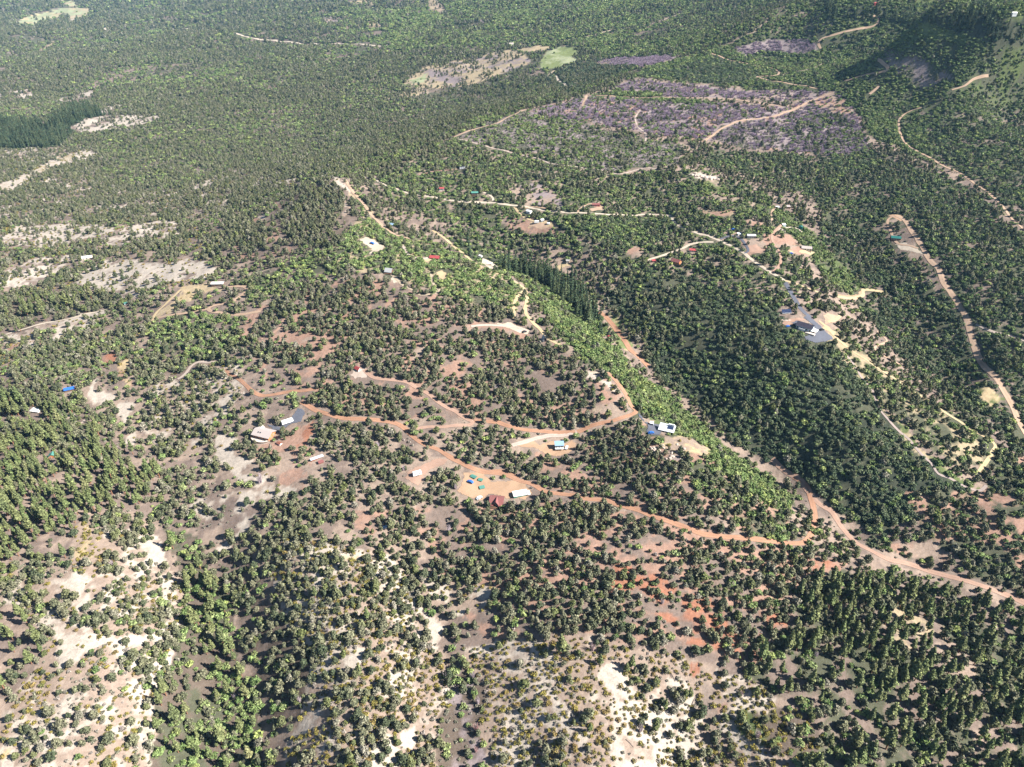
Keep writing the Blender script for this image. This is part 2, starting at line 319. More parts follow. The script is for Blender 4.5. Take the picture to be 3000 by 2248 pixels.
2040,2010 2090,2000 2110,2060 2080,2120 2050,2100 | rubble pink .5 | man .4 pin .2
1495,1900 1550,1890 1540,1930 1500,1940 | sand pale .3 | man .8 pin .2
1600,2020 1660,2040 1650,2080 1620,2100 1605,2060 | sand pale .2 | man 2 
850,1560 1150,1610 1240,1720 1290,1900 1330,2100 1330,2700 860,2700 860,2200 820,1950 760,1750 800,1640 | pale sand .5 | man 3.0 pin 2.1 pon .04 gry 2.2
930,1585 1000,1600 1060,1620 1080,1640 1020,1640 950,1620 | gold sand .4 | man 1.5 pin .3
1005,1900 1060,1895 1070,1930 1030,1960 1000,1940 | sand pale .2 | man 1.5
880,2080 920,2060 960,2090 930,2140 880,2150 | pale sand .3 | man 1.5 pin .3
1180,2140 1240,2120 1250,2160 1220,2190 1180,2180 | sand pale .1 | man .4
1240,1780 1280,1800 1300,1850 1280,1880 1250,1840 | sand pale .2 | man .6 pin .2
1310,1960 1350,1950 1420,2000 1430,2700 1320,2700 1300,2100 | brown mauve .5 | pin 1.0 gry 1.6 oak .8
1090,1500 1190,1530 1290,1620 1330,1760 1300,1800 1240,1740 1180,1640 1100,1580 | litter pale .5 | pin 2.2
1250,1660 1320,1700 1440,1720 1430,1790 1350,1800 1270,1740 | pale sand .4 | pin 1.6 man .7
490,1540 570,1570 640,1700 700,1850 760,2050 790,2300 790,2700 390,2700 420,2250 480,2050 540,1850 540,1700 | brown brush .5 | pon .5 oak 2.4 pin 1.2
560,1640 640,1700 700,1850 700,2000 640,2000 590,1850 | brown brush .5 | pon 1.6 oak 2.2
600,2000 720,2000 780,2250 790,2700 640,2700 600,2200 | brown brush .5 | pon 1.0 oak 2.0 pin .6
380,2180 560,2150 620,2250 620,2700 350,2700 | brush brown .4 | pon 1.3 oak 2.2
660,1640 800,1680 880,1900 900,2100 800,2120 740,1900 680,1750 | litter brown .4 | pin 2.0 oak .6
-900,1640 300,1600 480,1600 540,1720 530,1850 480,2050 420,2250 380,2700 -900,2700 | pale sand .4 | pin 2.1 man 1.6 oak .4 gry 2.4
-900,1980 150,1960 280,2040 180,2100 80,2140 50,2280 -900,2300 | pale sand .4 | man 4.0 pin .6 gry 2.4
0,2200 30,2170 60,2190 40,2260 0,2300 | sand gold .2 | man 1.2
-900,1850 40,1850 50,1900 20,1910 -900,1910 | sand pale .2 | pin .3
150,1840 280,1850 420,1860 480,1900 420,1900 280,1885 200,1930 160,1960 | sand pale .3 | pin .5 man .6
80,1740 200,1690 350,1710 300,1740 220,1750 130,1760 | pale sand .4 | pin .5 man .5
240,1740 300,1700 380,1690 380,1705 310,1730 260,1790 200,1830 | sand pale .3 | pin .3 man .5
-900,1790 60,1770 100,1850 90,1960 60,2040 -900,2050 | litter pale .3 | pon 1.1 pin .9
210,1540 290,1550 300,1620 260,1680 210,1650 215,1600 | pale gold .5 | man 4.4 pin .4
300,1560 430,1540 500,1640 500,1700 420,1720 330,1680 | pale sand .4 | pin 2.2 man .5 gry 1.5
-900,1290 60,1280 200,1340 330,1330 460,1360 480,1440 400,1500 220,1540 200,1640 -900,1680 | litter pale .3 | pon 1.7 pin .6
-900,1120 120,1150 300,1250 300,1330 60,1290 -900,1290 | litter brush .4 | pon 1.2 pin 1.3
340,1330 450,1330 480,1430 400,1480 340,1450 | litter pale .4 | pon 1.2 pin .9
-900,1090 0,1100 160,1110 190,1150 120,1170 -900,1160 | litter brown .4 | pin 2.4
270,1190 280,1150 300,1150 330,1170 300,1195 275,1195 | sand pale .2 | pin .2
265,1140 272,1110 285,1120 282,1150 275,1200 262,1190 | sand pale .2 | 
335,1192 360,1180 402,1178 385,1205 372,1225 388,1245 380,1255 362,1240 350,1210 | sand pale .05 |
370,1300 385,1270 395,1265 412,1295 405,1318 385,1305 | sand pale .05 | man .3
190,1215 210,1205 220,1220 200,1230 | sand pale .2 | 
440,1110 520,1120 640,1060 720,1080 720,1150 660,1200 640,1260 560,1330 470,1330 430,1270 400,1220 | pale sand .35 | pin 2.3 man .8 oak .3 gry 1.4
560,1135 580,1130 585,1150 575,1162 | sand pale .1 |
596,1118 620,1105 600,1140 590,1145 | sand pale .1 | 
635,1180 665,1150 690,1148 690,1170 660,1195 640,1205 | sand pale .05 | pin .2
600,1215 630,1207 630,1225 600,1230 | sand pale .1 | 
480,1265 510,1250 512,1270 495,1290 440,1280 430,1255 | pale sand .5 | pin .4
640,1290 655,1280 690,1278 700,1290 690,1310 680,1330 690,1345 720,1340 740,1355 725,1370 700,1390 745,1400 770,1380 770,1420 740,1440 680,1400 660,1370 640,1350 625,1325 | sand pale .05 | pin .12 man .3
700,1330 740,1300 800,1280 860,1250 930,1270 950,1330 900,1380 800,1360 | pink pale .4 | pin 1.1 oak .2
845,1300 870,1255 900,1240 920,1250 900,1300 870,1320 850,1340 | pink red .35 | pin .15
800,1380 815,1330 835,1320 850,1350 870,1370 895,1390 900,1410 870,1440 820,1430 805,1400 | pale pink .4 | pin .1
740,1440 780,1400 800,1420 860,1440 800,1470 720,1480 620,1460 600,1440 640,1445 | sand pale .3 | pin .4 man .4
560,1480 620,1440 700,1470 760,1520 700,1560 600,1540 | sand litter .4 | pin .9 gry .8
625,1620 690,1540 700,1530 720,1550 680,1580 640,1635 | sand pale .2 | 
2350,1720 2500,1670 2700,1690 2850,1740 3000,1800 3900,1830 3900,2800 2250,2800 2330,2240 2340,2080 2200,1980 2260,1900 | litter brush .6 | pon 1.05 pin 1.5 oak .9
2600,1780 2760,1830 2820,1900 2700,1920 2600,1850 | litter tan .4 | pon .7 pin .5 oak .6
2730,1890 2800,1880 2880,1940 2850,1990 2770,1960 | pale litter .4 | pon .6 pin .3
2150,2080 2350,2090 2400,2160 2330,2240 2240,2200 2170,2150 | brown lime .5 | man 4.4 pin .8 oak .6
2840,2120 2960,2140 3000,2200 2880,2190 | litter pale .4 | pon .6 oak 1
"""
RS, RX0, RY0 = 4, -900, -400                       # one cell of the zone chart = 4 photo pixels
RW, RH = 1200, 850
chart = np.zeros((7 + len(KINDS), RH, RW), np.float32)
gx, gy = np.meshgrid(np.arange(RW) * RS + RX0 + 2, np.arange(RH) * RS + RY0 + 2)
def inside(poly, x, y):
    px, py = poly[:, 0], poly[:, 1]
    res = np.zeros(x.shape, bool)
    j = len(poly) - 1
    for i in range(len(poly)):
        if py[i] != py[j]:
            c = ((py[i] > y) != (py[j] > y)) & (x < (px[j] - px[i]) * (y - py[i]) / (py[j] - py[i]) + px[i])
            res ^= c
        j = i
    return res
for line in ZONES.strip().split("\n"):
    a, b, c = line.split("|")
    poly = np.array([[float(v) for v in t.split(",")] for t in a.split()])
    s1, s2, fr = b.split()
    val = np.zeros(7 + len(KINDS), np.float32)
    val[0:3], val[3:6], val[6] = SOIL[s1], SOIL[s2], float(fr)
    t = c.split()
    for k in range(0, len(t), 2):
        val[7 + KINDS.index(t[k])] = float(t[k + 1])
    if s1 == 'sand' and float(fr) <= .4: val[7:] *= .75
    i0 = max(int((poly[:, 0].min() - RX0) / RS), 0)
    i1 = min(int((poly[:, 0].max() - RX0) / RS) + 2, RW)
    j0 = max(int((poly[:, 1].min() - RY0) / RS), 0)
    j1 = min(int((poly[:, 1].max() - RY0) / RS) + 2, RH)
    m = inside(poly, gx[j0:j1, i0:i1], gy[j0:j1, i0:i1])
    chart[:, j0:j1, i0:i1][:, m] = val[:, None]
def lookup(px, py, jitter):
    """zone values at photo pixels; the outlines are roughened by a world-space wobble"""
    i = np.clip((px + jitter[0] - RX0) / RS, 0, RW - 1).astype(int)
    j = np.clip((py + jitter[1] - RY0) / RS, 0, RH - 1).astype(int)
    return chart[:, j, i]
def wobble(x, y, dep):
    s = FPX / dep
    return ((fbm(x / 22, y / 22, 3) - .5) * 26 + (vnoise(x / 5, y / 5) - .5) * 5) * s * .6, ((fbm(x / 22 + 40, y / 22 + 40, 3) - .5) * 26 + (vnoise(x / 5 + 9, y / 5) - .5) * 5) * s * .35

# ------------------------------------------------------------------ roads and yards (photo pixels -> ground)
# name | width m | soil | pixels
ROADS = """
red_dirt_road | 4.6 | pinkred | 882,1180 904,1186 936,1207 1004,1224 1085,1231 1149,1238 1181,1252 1199,1270 1226,1292 1253,1306 1289,1320 1317,1338 1353,1358 1389,1376 1430,1383 1470,1388 1520,1408 1561,1419 1601,1444 1678,1452 1709,1460 1769,1464 1814,1480 1866,1496 1920,1516 1975,1534 2050,1560 2090,1569 2178,1579 2280,1590 2330,1594 2360,1588 2381,1552 2387,1515 2375,1450 2355,1420 2326,1396
red_dirt_road | 4.6 | pinkred | 1430,1383 1470,1380 1520,1402
red_dirt_road | 4.4 | pinkred | 1389,1232 1452,1236 1479,1247 1520,1259 1565,1263 1611,1268 1656,1266 1692,1266 1724,1254 1760,1243 1796,1236 1828,1225 1859,1211 1868,1204 1850,1193 1835,1160 1810,1121 1796,1107 1780,1090
dirt_driveway | 4.2 | pale | 1692,1268 1650,1276 1611,1278 1565,1288 1534,1297 1500,1305
red_dirt_road | 4.0 | pink | 1068,1085 1090,1104 1136,1112 1181,1116 1217,1137 1253,1150 1280,1175 1308,1193 1335,1207 1362,1225 1389,1236 1375,1245 1335,1248 1289,1254 1255,1252 1200,1262
red_dirt_road | 4.0 | pinkred | 660,1085 674,1098 692,1107 724,1134 745,1152 769,1160 814,1153 859,1146 890,1145 923,1139
dirt_road | 4.4 | gold | 1267,674 1312,705 1340,730 1366,750 1398,775 1430,795 1470,807 1498,818 1520,834 1538,847 1545,868 1542,890 1538,913 1547,931 1565,949 1583,965 1600,985 1640,1010
dirt_road | 4.0 | gold | 1533,855 1511,881 1504,908 1507,935
dirt_road | 4.4 | pinktan | 1013,529 1027,552 1045,574 1068,601 1090,633 1109,651 1136,674 1165,690 1200,700
gravel_road | 4.4 | cream | 1045,520 1090,520 1108,532 1127,543 1158,552 1190,565 1226,571 1271,579 1317,586 1362,590 1407,592 1452,597 1497,601 1543,608 1588,615 1633,620 1678,623 1769,628 1837,630 1904,629 1950,631 1968,636 1974,651 2000,669 2036,683 2090,699 2127,715 2154,728 2181,742 2208,764 2240,786 2271,804 2298,825
dirt_road | 4.0 | gold | 2298,825 2326,831 2350,840 2375,847 2400,858
asphalt_driveway | 5.0 | asphalt | 2298,825 2312,847 2326,872 2339,895 2357,917 2375,931
dirt_road | 3.6 | gold | 2400,940 2430,965 2452,990 2479,1017 2520,1044 2565,1076 2610,1103 2642,1125 2678,1148 2697,1160 2715,1171 2740,1186 2764,1207 2805,1232 2837,1252 2882,1279 2918,1304 2905,1330 2882,1365 2866,1385
dirt_track | 2.6 | mauve | 2480,1040 2507,1076 2525,1107 2552,1134 2565,1166 2574,1198 2602,1229 2633,1261 2665,1288 2697,1333 2733,1365 2746,1392 2778,1397 2814,1419 2850,1435 2873,1440 2889,1424
dirt_road | 6.0 | pinktan | 2628,634 2651,647 2669,678 2692,710 2715,746 2724,764 2751,795 2764,831 2791,868 2814,899 2837,940 2846,985 2859,1021 2873,1058 2905,1094 2932,1134 2954,1166 2972,1202 2986,1238 3000,1262 3040,1320
dirt_driveway | 3.2 | pinktan | 2620,632 2602,642 2600,655 2606,669 2620,705 2640,719 2660,717 2690,728
dirt_road | 6.0 | pinkred | 1755,912 1770,925 1787,944 1810,972 1832,1003 1850,1030 1877,1053 1900,1073
dirt_road | 5.0 | pink | 2262,1345 2308,1383 2335,1401 2362,1428 2384,1460 2407,1483 2434,1496 2449,1518 2476,1559 2517,1598 2558,1617 2598,1637 2653,1649 2720,1671 2788,1688 2843,1705 2910,1730 2965,1750 3030,1775 3100,1800
dirt_track | 3.4 | pinktan | 1719,280 1769,280 1859,285 2000,287 2104,289 2181,296 2226,303 2289,312
dirt_road | 4.4 | pinktan | 2065,412 2081,402 2104,384 2136,366 2181,353 2226,348 2271,339 2308,326 2344,312 2384,294 2434,276
dirt_road | 3.6 | pinktan | 2086,156 2127,174 2181,185 2226,194 2262,201 2283,213 2262,222 2213,226 2253,236 2308,246 2353,251 2398,260
dirt_track | 2.6 | tan | 2280,222 2317,213 2362,206 2398,194 2412,185
dirt_road | 4.0 | pinktan | 2473,240 2520,226 2565,215 2597,208 2604,200 2588,190 2570,174
dirt_track | 4.4 | pinktan | 2547,276 2560,266 2574,256
dirt_road | 3.8 | pinktan | 2404,144 2396,124 2416,113 2439,102 2488,95 2534,86 2565,77 2574,63 2560,45
dirt_road | 3.4 | pinktan | 2700,318 2678,321 2647,337 2633,357 2636,389 2651,416 2678,439 2724,461 2769,488 2814,511 2859,543 2905,574 2941,611 2968,647 3000,678 3040,730
dirt_track | 2.6 | pinktan | 2787,267 2828,249 2850,235 2896,222
dirt_track | 2.8 | pale | 1877,322 1862,344 1868,371 1891,393 1891,416
dirt_road | 3.8 | pinktan | 1328,404 1362,389 1407,375 1452,362 1488,344 1520,330 1543,321 1597,312 1650,302
dirt_track | 4.0 | pinktan | 1706,312 1713,296 1719,280
dirt_track | 2.8 | pale | 1340,408 1407,425 1461,439 1497,448 1543,457 1574,466 1611,479 1647,486 1706,493 1769,502 1814,511 1859,502 1896,493 1950,497
dirt_track | 3.2 | pink | 1226,511 1289,502 1353,493
dirt_driveway | 3.6 | gold | 1507,606 1529,633 1565,647 1602,651
dirt_driveway | 3.6 | pinktan | 1690,622 1724,597 1769,606
dirt_driveway | 3.2 | cream | 1412,561 1443,577 1445,592
dirt_driveway | 3.2 | pinktan | 1530,612 1570,605 1600,612
gravel_road | 6.5 | cream | 502,84 588,92 678,100 724,109 791,118 859,124 927,129 1000,129 1068,131 1136,133
dirt_track | 5.0 | tan | 2000,36 1927,63 1859,79 1769,95 1724,106 1633,120
dirt_track | 4.0 | tan | 1602,226 1612,217 1624,208
dirt_road | 4.2 | cream | 1629,222 1635,235 1642,240 1655,249 1668,257
dirt_road | 3.4 | cream | -40,1000 18,981 68,965 136,944 204,935 249,922 308,908
dirt_driveway | 3.4 | gold | 444,944 457,917 479,899 505,872 530,850
dirt_road | 4.4 | pinktan | 640,846 680,841 716,840 724,852 697,872 672,888 651,890 618,897 609,908 620,914 647,915 678,922 724,922 764,913
dirt_driveway | 3.6 | pinktan | 450,937 498,924 543,917 597,910 612,905
dirt_road | 3.6 | pink | 750,920 742,944 733,967 706,985
dirt_road | 3.6 | pink | 764,994 814,967 825,950 832,935
dirt_road | 3.6 | pale | 520,1110 538,1103 556,1076 579,1062 629,1062
dirt_track | 2.6 | pale | 198,1265 235,1245 262,1222
dirt_road | 3.0 | tan | 1140,800 1180,835 1220,855 1235,866 1290,857 1270,835 1262,800
dirt_driveway | 4.0 | pale | 1180,720 1200,750 1240,757 1270,752
dirt_driveway | 3.0 | tan | 670,820 720,806 790,790
gravel_road | 3.6 | cream | 1897,765 1950,745 2000,728 2030,712 2090,712
dirt_driveway | 3.4 | pink | 2262,800 2285,775 2285,740 2272,720 2262,690 2290,660
dirt_driveway | 3.0 | pinktan | 2262,655 2262,620 2280,608
dirt_road | 4.4 | gold | 2450,870 2490,876 2530,866 2526,848 2560,850 2600,858
dirt_driveway | 3.6 | gold | 2425,945 2450,935 2465,922
dirt_track | 2.6 | pale | 2350,680 2330,668 2300,668
dirt_track | 3.0 | pale | 2860,950 2920,975 2960,985 3000,1000
dirt_track | 2.4 | pinktan | 2570,970 2600,1000 2560,1020 2600,1050 2660,1080
asphalt_driveway | 3.2 | asphalt | 2110,702 2140,690 2165,695 2185,720 2195,735 2180,745
dirt_track | 3.4 | pale | 1380,958 1440,955 1500,958 1545,970
"""
# yards: name | soil | pixels
YARDS = """
asphalt_yard | asphalt | 775,1240 820,1250 838,1238 860,1212 872,1196 890,1198 896,1212 882,1236 850,1246 830,1262 800,1262
asphalt_yard | asphalt | 2352,930 2366,922 2395,945 2418,968 2438,985 2444,994 2420,1002 2390,1005 2362,998 2356,985 2390,975 2385,955
asphalt_yard | asphalt | 1868,1210 1880,1218 1890,1235 1920,1243 1950,1248 1935,1275 1905,1276 1893,1265 1897,1245 1872,1225
asphalt_yard | asphalt | 2318,945 2335,938 2350,945 2330,955
dirt_yard | orange | 1507,1303 1560,1287 1580,1300 1625,1288 1660,1298 1675,1288 1692,1296 1682,1320 1665,1332 1630,1338 1590,1328 1575,1316 1545,1312
dirt_yard | orange | 1350,1420 1360,1385 1400,1383 1460,1386 1420,1395 1440,1412 1500,1408 1530,1405 1550,1430 1560,1445 1540,1462 1500,1462 1440,1450 1410,1470 1390,1462 1360,1450 1338,1445
dirt_yard | pink | 1180,1400 1200,1375 1230,1365 1270,1348 1300,1343 1315,1345 1300,1360 1260,1375 1240,1400 1225,1425 1210,1420
dirt_yard | pale | 1028,1100 1035,1080 1060,1075 1085,1092 1075,1106 1040,1108
dirt_yard | pink | 2285,945 2310,935 2345,930 2362,938 2335,948 2310,955
dirt_yard | pinktan | 2412,925 2425,915 2455,925 2440,945 2420,950
dirt_yard | gold | 2400,960 2420,955 2450,975 2445,990 2430,975
dirt_yard | orange | 2600,635 2615,626 2640,632 2650,648 2636,648 2620,640
dirt_yard | cream | 2620,718 2650,712 2690,730 2720,745 2700,748 2670,735 2640,732
dirt_yard | cream | 1052,700 1075,695 1105,710 1126,722 1118,735 1095,738 1090,752 1080,745 1090,730 1060,712
dirt_yard | cream | 1408,770 1412,757 1425,762 1445,770 1460,782 1450,790 1428,788 1420,775
dirt_yard | gold | 1632,778 1650,768 1668,766 1676,776 1650,785 1642,800
dirt_yard | cream | 1146,815 1160,808 1175,820 1165,830 1150,828
dirt_yard | gold | 1275,798 1295,790 1310,800 1300,822 1285,815
dirt_yard | cream | 1450,950 1490,945 1530,960 1552,970 1545,980 1520,978 1490,965
dirt_yard | pinktan | 1548,660 1570,648 1600,656 1612,668 1585,672
dirt_yard | pinktan | 1726,612 1750,604 1772,608 1765,616 1735,620
dirt_yard | pink | 2185,725 2215,715 2245,735 2230,745 2195,742
dirt_yard | gold | 2335,738 2360,730 2390,738 2375,748
dirt_yard | gold | 1240,760 1262,752 1270,762 1252,772
dirt_yard | orange | 2430,860 2470,875 2528,872 2530,845 2520,846 2515,862 2480,866
"""
def parse(txt):
    for line in txt.strip().split("\n"):
        f = [t.strip() for t in line.split("|")]
        yield f[:-1], np.array([[float(v) for v in t.split(",")] for t in f[-1].split()])
ROADSOIL = dict(pinkred=(.27, .152, .10), pink=(.275, .18, .137), pinktan=(.31, .22, .158), gold=(.345, .27, .165), cream=(.37, .315, .25), pale=(.33, .27, .23),
                mauve=(.24, .195, .178), tan=(.30, .245, .18), asphalt=(.095, .10, .122), orange=(.31, .205, .135))
# ------------------------------------------------------------------ materials
MATS = {}
def new_mat(name):
    m = bpy.data.materials.new(name)
    m.use_nodes = True
    nt = m.node_tree
    b = nt.nodes["Principled BSDF"]
    b.inputs["Roughness"].default_value = 0.9
    b.inputs["Specular IOR Level"].default_value = 0.15
    return m, nt, b
def nmath(nt, op, a, b=None):
    nd = nt.nodes.new("ShaderNodeMath")
    nd.operation = op
    for i, v in enumerate((a, b)):
        if v is None: continue
        if hasattr(v, "is_output"): nt.links.new(v, nd.inputs[i])
        else: nd.inputs[i].default_value = v
    return nd.outputs[0]
def nnoise(nt, scale, detail=3.0, rough=.6, coord="Object"):
    tc = nt.nodes.new("ShaderNodeTexCoord")
    nz = nt.nodes.new("ShaderNodeTexNoise")
    nz.inputs["Scale"].default_value, nz.inputs["Detail"].default_value, nz.inputs["Roughness"].default_value = scale, detail, rough
    nt.links.new(tc.outputs[coord], nz.inputs["Vector"])
    return nz.outputs["Fac"]
def nscale(nt, col, fac):
    """colour times a factor"""
    mx = nt.nodes.new("ShaderNodeVectorMath")
    mx.operation = 'SCALE'
    nt.links.new(col, mx.inputs[0])
    nt.links.new(fac, mx.inputs["Scale"])
    return mx.outputs[0]
def ground_mat(name, s1, s2, amt, bump):
    m, nt, b = new_mat(name)
    at = nt.nodes.new("ShaderNodeAttribute")
    at.attribute_name = "soil"
    n1, n2 = nnoise(nt, s1, 4, .65), nnoise(nt, s2, 3, .6)
    f = nmath(nt, 'ADD', nmath(nt, 'MULTIPLY', nmath(nt, 'SUBTRACT', n1, .5), amt * 2), nmath(nt, 'MULTIPLY', nmath(nt, 'SUBTRACT', n2, .5), amt * 1.6))
    f = nmath(nt, 'ADD', f, 1.0)
    nt.links.new(nscale(nt, at.outputs["Color"], f), b.inputs["Base Color"])
    b.inputs["Roughness"].default_value = 0.97
    b.inputs["Specular IOR Level"].default_value = 0.05
    bp = nt.nodes.new("ShaderNodeBump")
    bp.inputs["Strength"].default_value = bump
    bp.inputs["Distance"].default_value = 0.6
    nt.links.new(n1, bp.inputs["Height"])
    nt.links.new(bp.outputs[0], b.inputs["Normal"])
    return m
GROUND = ground_mat("dry_soil", .35, 1.3, .45, .6)
TRACK = ground_mat("packed_dirt", .25, 1.0, .16, .15)
def tag(o, label=None, cat=None, group=None, kind=None):
    if label: o["label"] = label
    if cat: o["category"] = cat
    if group: o["group"] = group
    if kind: o["kind"] = kind
    return o
def raw_mesh(name, verts, faces, mats=(), smooth=False, attrs=None):
    me = bpy.data.meshes.new(name)
    verts, faces = np.asarray(verts, np.float32), np.asarray(faces, np.int32)
    k = faces.shape[1]
    me.vertices.add(len(verts))
    me.vertices.foreach_set("co", verts.ravel())
    me.loops.add(faces.size)
    me.loops.foreach_set("vertex_index", faces.ravel())
    me.polygons.add(len(faces))
    me.polygons.foreach_set("loop_start", np.arange(0, faces.size, k, dtype=np.int32))
    me.polygons.foreach_set("loop_total", np.full(len(faces), k, np.int32))
    for m in mats: me.materials.append(m)
    me.update(calc_edges=True)
    me.polygons.foreach_set("use_smooth", np.full(len(faces), smooth, bool))
    for an, av in (attrs or {}).items():
        a = me.attributes.new(an, 'FLOAT_COLOR', 'POINT')
        a.data.foreach_set("color", np.c_[av, np.ones(len(av))].astype(np.float32).ravel())
    return me
def link(name, me, parent=None):
    o = bpy.data.objects.new(name, me)
    COL.objects.link(o)
    if parent: o.parent = parent
    return o

def stem(path, r0, r1, sides=6):
    path = np.array(path, float)
    n = len(path)
    V, F = [], []
    for i, p in enumerate(path):
        d = path[min(i + 1, n - 1)] - path[max(i - 1, 0)]
        d /= np.linalg.norm(d)
        u = np.cross(d, (0.31, .95, .05))
        u /= np.linalg.norm(u)
        w = np.cross(d, u)
        r = r0 + (r1 - r0) * i / (n - 1)
        a = np.arange(sides) / sides * 2 * math.pi
        V.append(p + r * (np.cos(a)[:, None] * u + np.sin(a)[:, None] * w))
        if i:
            b0, b1 = (i - 1) * sides, i * sides
            F += [(b0 + j, b0 + (j + 1) % sides, b1 + (j + 1) % sides, b1 + j) for j in range(sides)]
    return np.vstack(V), np.array(F)

# ------------------------------------------------------------------ the ground: one sheet
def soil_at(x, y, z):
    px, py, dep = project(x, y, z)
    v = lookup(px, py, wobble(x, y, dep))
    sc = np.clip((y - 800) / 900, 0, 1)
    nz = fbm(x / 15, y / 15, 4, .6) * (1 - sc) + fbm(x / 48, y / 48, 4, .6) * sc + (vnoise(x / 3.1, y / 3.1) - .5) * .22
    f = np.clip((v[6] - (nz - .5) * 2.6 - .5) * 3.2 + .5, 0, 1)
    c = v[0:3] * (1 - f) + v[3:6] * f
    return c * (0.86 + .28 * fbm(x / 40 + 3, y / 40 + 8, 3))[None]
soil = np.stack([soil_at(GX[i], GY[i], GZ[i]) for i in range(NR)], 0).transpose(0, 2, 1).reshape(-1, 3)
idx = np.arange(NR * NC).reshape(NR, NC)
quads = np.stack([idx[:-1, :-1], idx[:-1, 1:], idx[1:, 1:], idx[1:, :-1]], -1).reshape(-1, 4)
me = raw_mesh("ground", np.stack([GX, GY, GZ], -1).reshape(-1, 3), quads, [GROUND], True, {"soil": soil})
tag(link("ground", me), kind="structure")

# ------------------------------------------------------------------ roads and yards: thin sheets laid on the ground
blocked = []                                        # world cells (1.25 m) in which nothing may grow
CELL = 1.25
def block_disc(x, y, r):
    k = int(r / CELL) + 1
    g = np.arange(-k, k + 1) * CELL
    ox, oy = np.meshgrid(g, g)
    m = ox ** 2 + oy ** 2 <= r * r
    ox, oy = ox[m], oy[m]
    cx = np.floor((np.asarray(x)[:, None] + ox[None]) / CELL).astype(np.int64)
    cy = np.floor((np.asarray(y)[:, None] + oy[None]) / CELL).astype(np.int64)
    blocked.append(np.unique(cx * 100003 + cy))
def resample(p, step):
    # Catmull-Rom through the points, then even spacing
    q = np.vstack([2 * p[0] - p[1], p, 2 * p[-1] - p[-2]])
    out = []
    for i in range(1, len(q) - 2):
        t = np.linspace(0, 1, 12, endpoint=False)[:, None]
        a, b, c, d = q[i - 1], q[i], q[i + 1], q[i + 2]
        out.append(.5 * (2 * b + (c - a) * t + (2 * a - 5 * b + 4 * c - d) * t ** 2 + (3 * b - a - 3 * c + d) * t ** 3))
    out = np.vstack(out + [p[-1:]])
    L = np.r_[0, np.cumsum(np.hypot(*np.diff(out, axis=0).T))]
    s = np.linspace(0, L[-1], max(int(L[-1] / step), 4))
    return np.c_[np.interp(s, L, out[:, 0]), np.interp(s, L, out[:, 1])], s
rng = np.random.RandomState(3)
nroad = 0
for (name, width, sl), pts in parse(ROADS):
    nroad += 1
    x, y = to_ground(pts[:, 0], pts[:, 1])
    keep = np.r_[True, np.hypot(np.diff(x), np.diff(y)) < 420]
    P = np.c_[x, y][keep]
    if len(P) < 2: continue
    dist = np.hypot(P[:, 0], P[:, 1]).mean()
    step = 2.0 + dist / 600
    C, s = resample(P, step)
    for _ in range(2): C[1:-1] = (C[:-2] + 2 * C[1:-1] + C[2:]) / 4
    T = np.gradient(C, axis=0)
    T /= np.hypot(T[:, 0], T[:, 1])[:, None] + 1e-9
    N = np.c_[-T[:, 1], T[:, 0]]
    w = float(width) * .40 * (1 + max(0, dist - 900) / 2500)
    wl = w * (.85 + .4 * vnoise(s / 9, s * 0 + nroad)) 
    wr = w * (.85 + .4 * vnoise(s / 9, s * 0 + nroad + 30.5))
    off = np.linspace(-1, 1, 7)
    col = np.array(ROADSOIL[sl])
    V, S = [], []
    for o in off:
        e = np.where(o < 0, wl, wr) * o
        q = C + N * e[:, None]
        V.append(np.c_[q, height(q[:, 0], q[:, 1]) + (.16 + .004 * (nroad % 9)) * (1 + dist / 1500) - .05 * abs(o)])
        rut = 1.0 if sl == 'asphalt' else (1.08 if abs(abs(o) - .5) < .3 else .93)     # wheel tracks are packed paler
        S.append(col[None] * (rut * (.9 + .2 * vnoise(q[:, 0] / 6, q[:, 1] / 6)))[:, None])
    V, S = np.stack(V, 1), np.stack(S, 1)
    ii = np.arange(len(C) * 7).reshape(len(C), 7)
    F = np.stack([ii[:-1, :-1], ii[:-1, 1:], ii[1:, 1:], ii[1:, :-1]], -1).reshape(-1, 4)[:, ::-1]
    me = raw_mesh(name, V.reshape(-1, 3), F, [TRACK], True, {"soil": S.reshape(-1, 3)})
    tag(link(name, me), kind="structure")
    block_disc(C[:, 0], C[:, 1], w + .5 + max(0, dist - 700) / 500)
yards_px = []
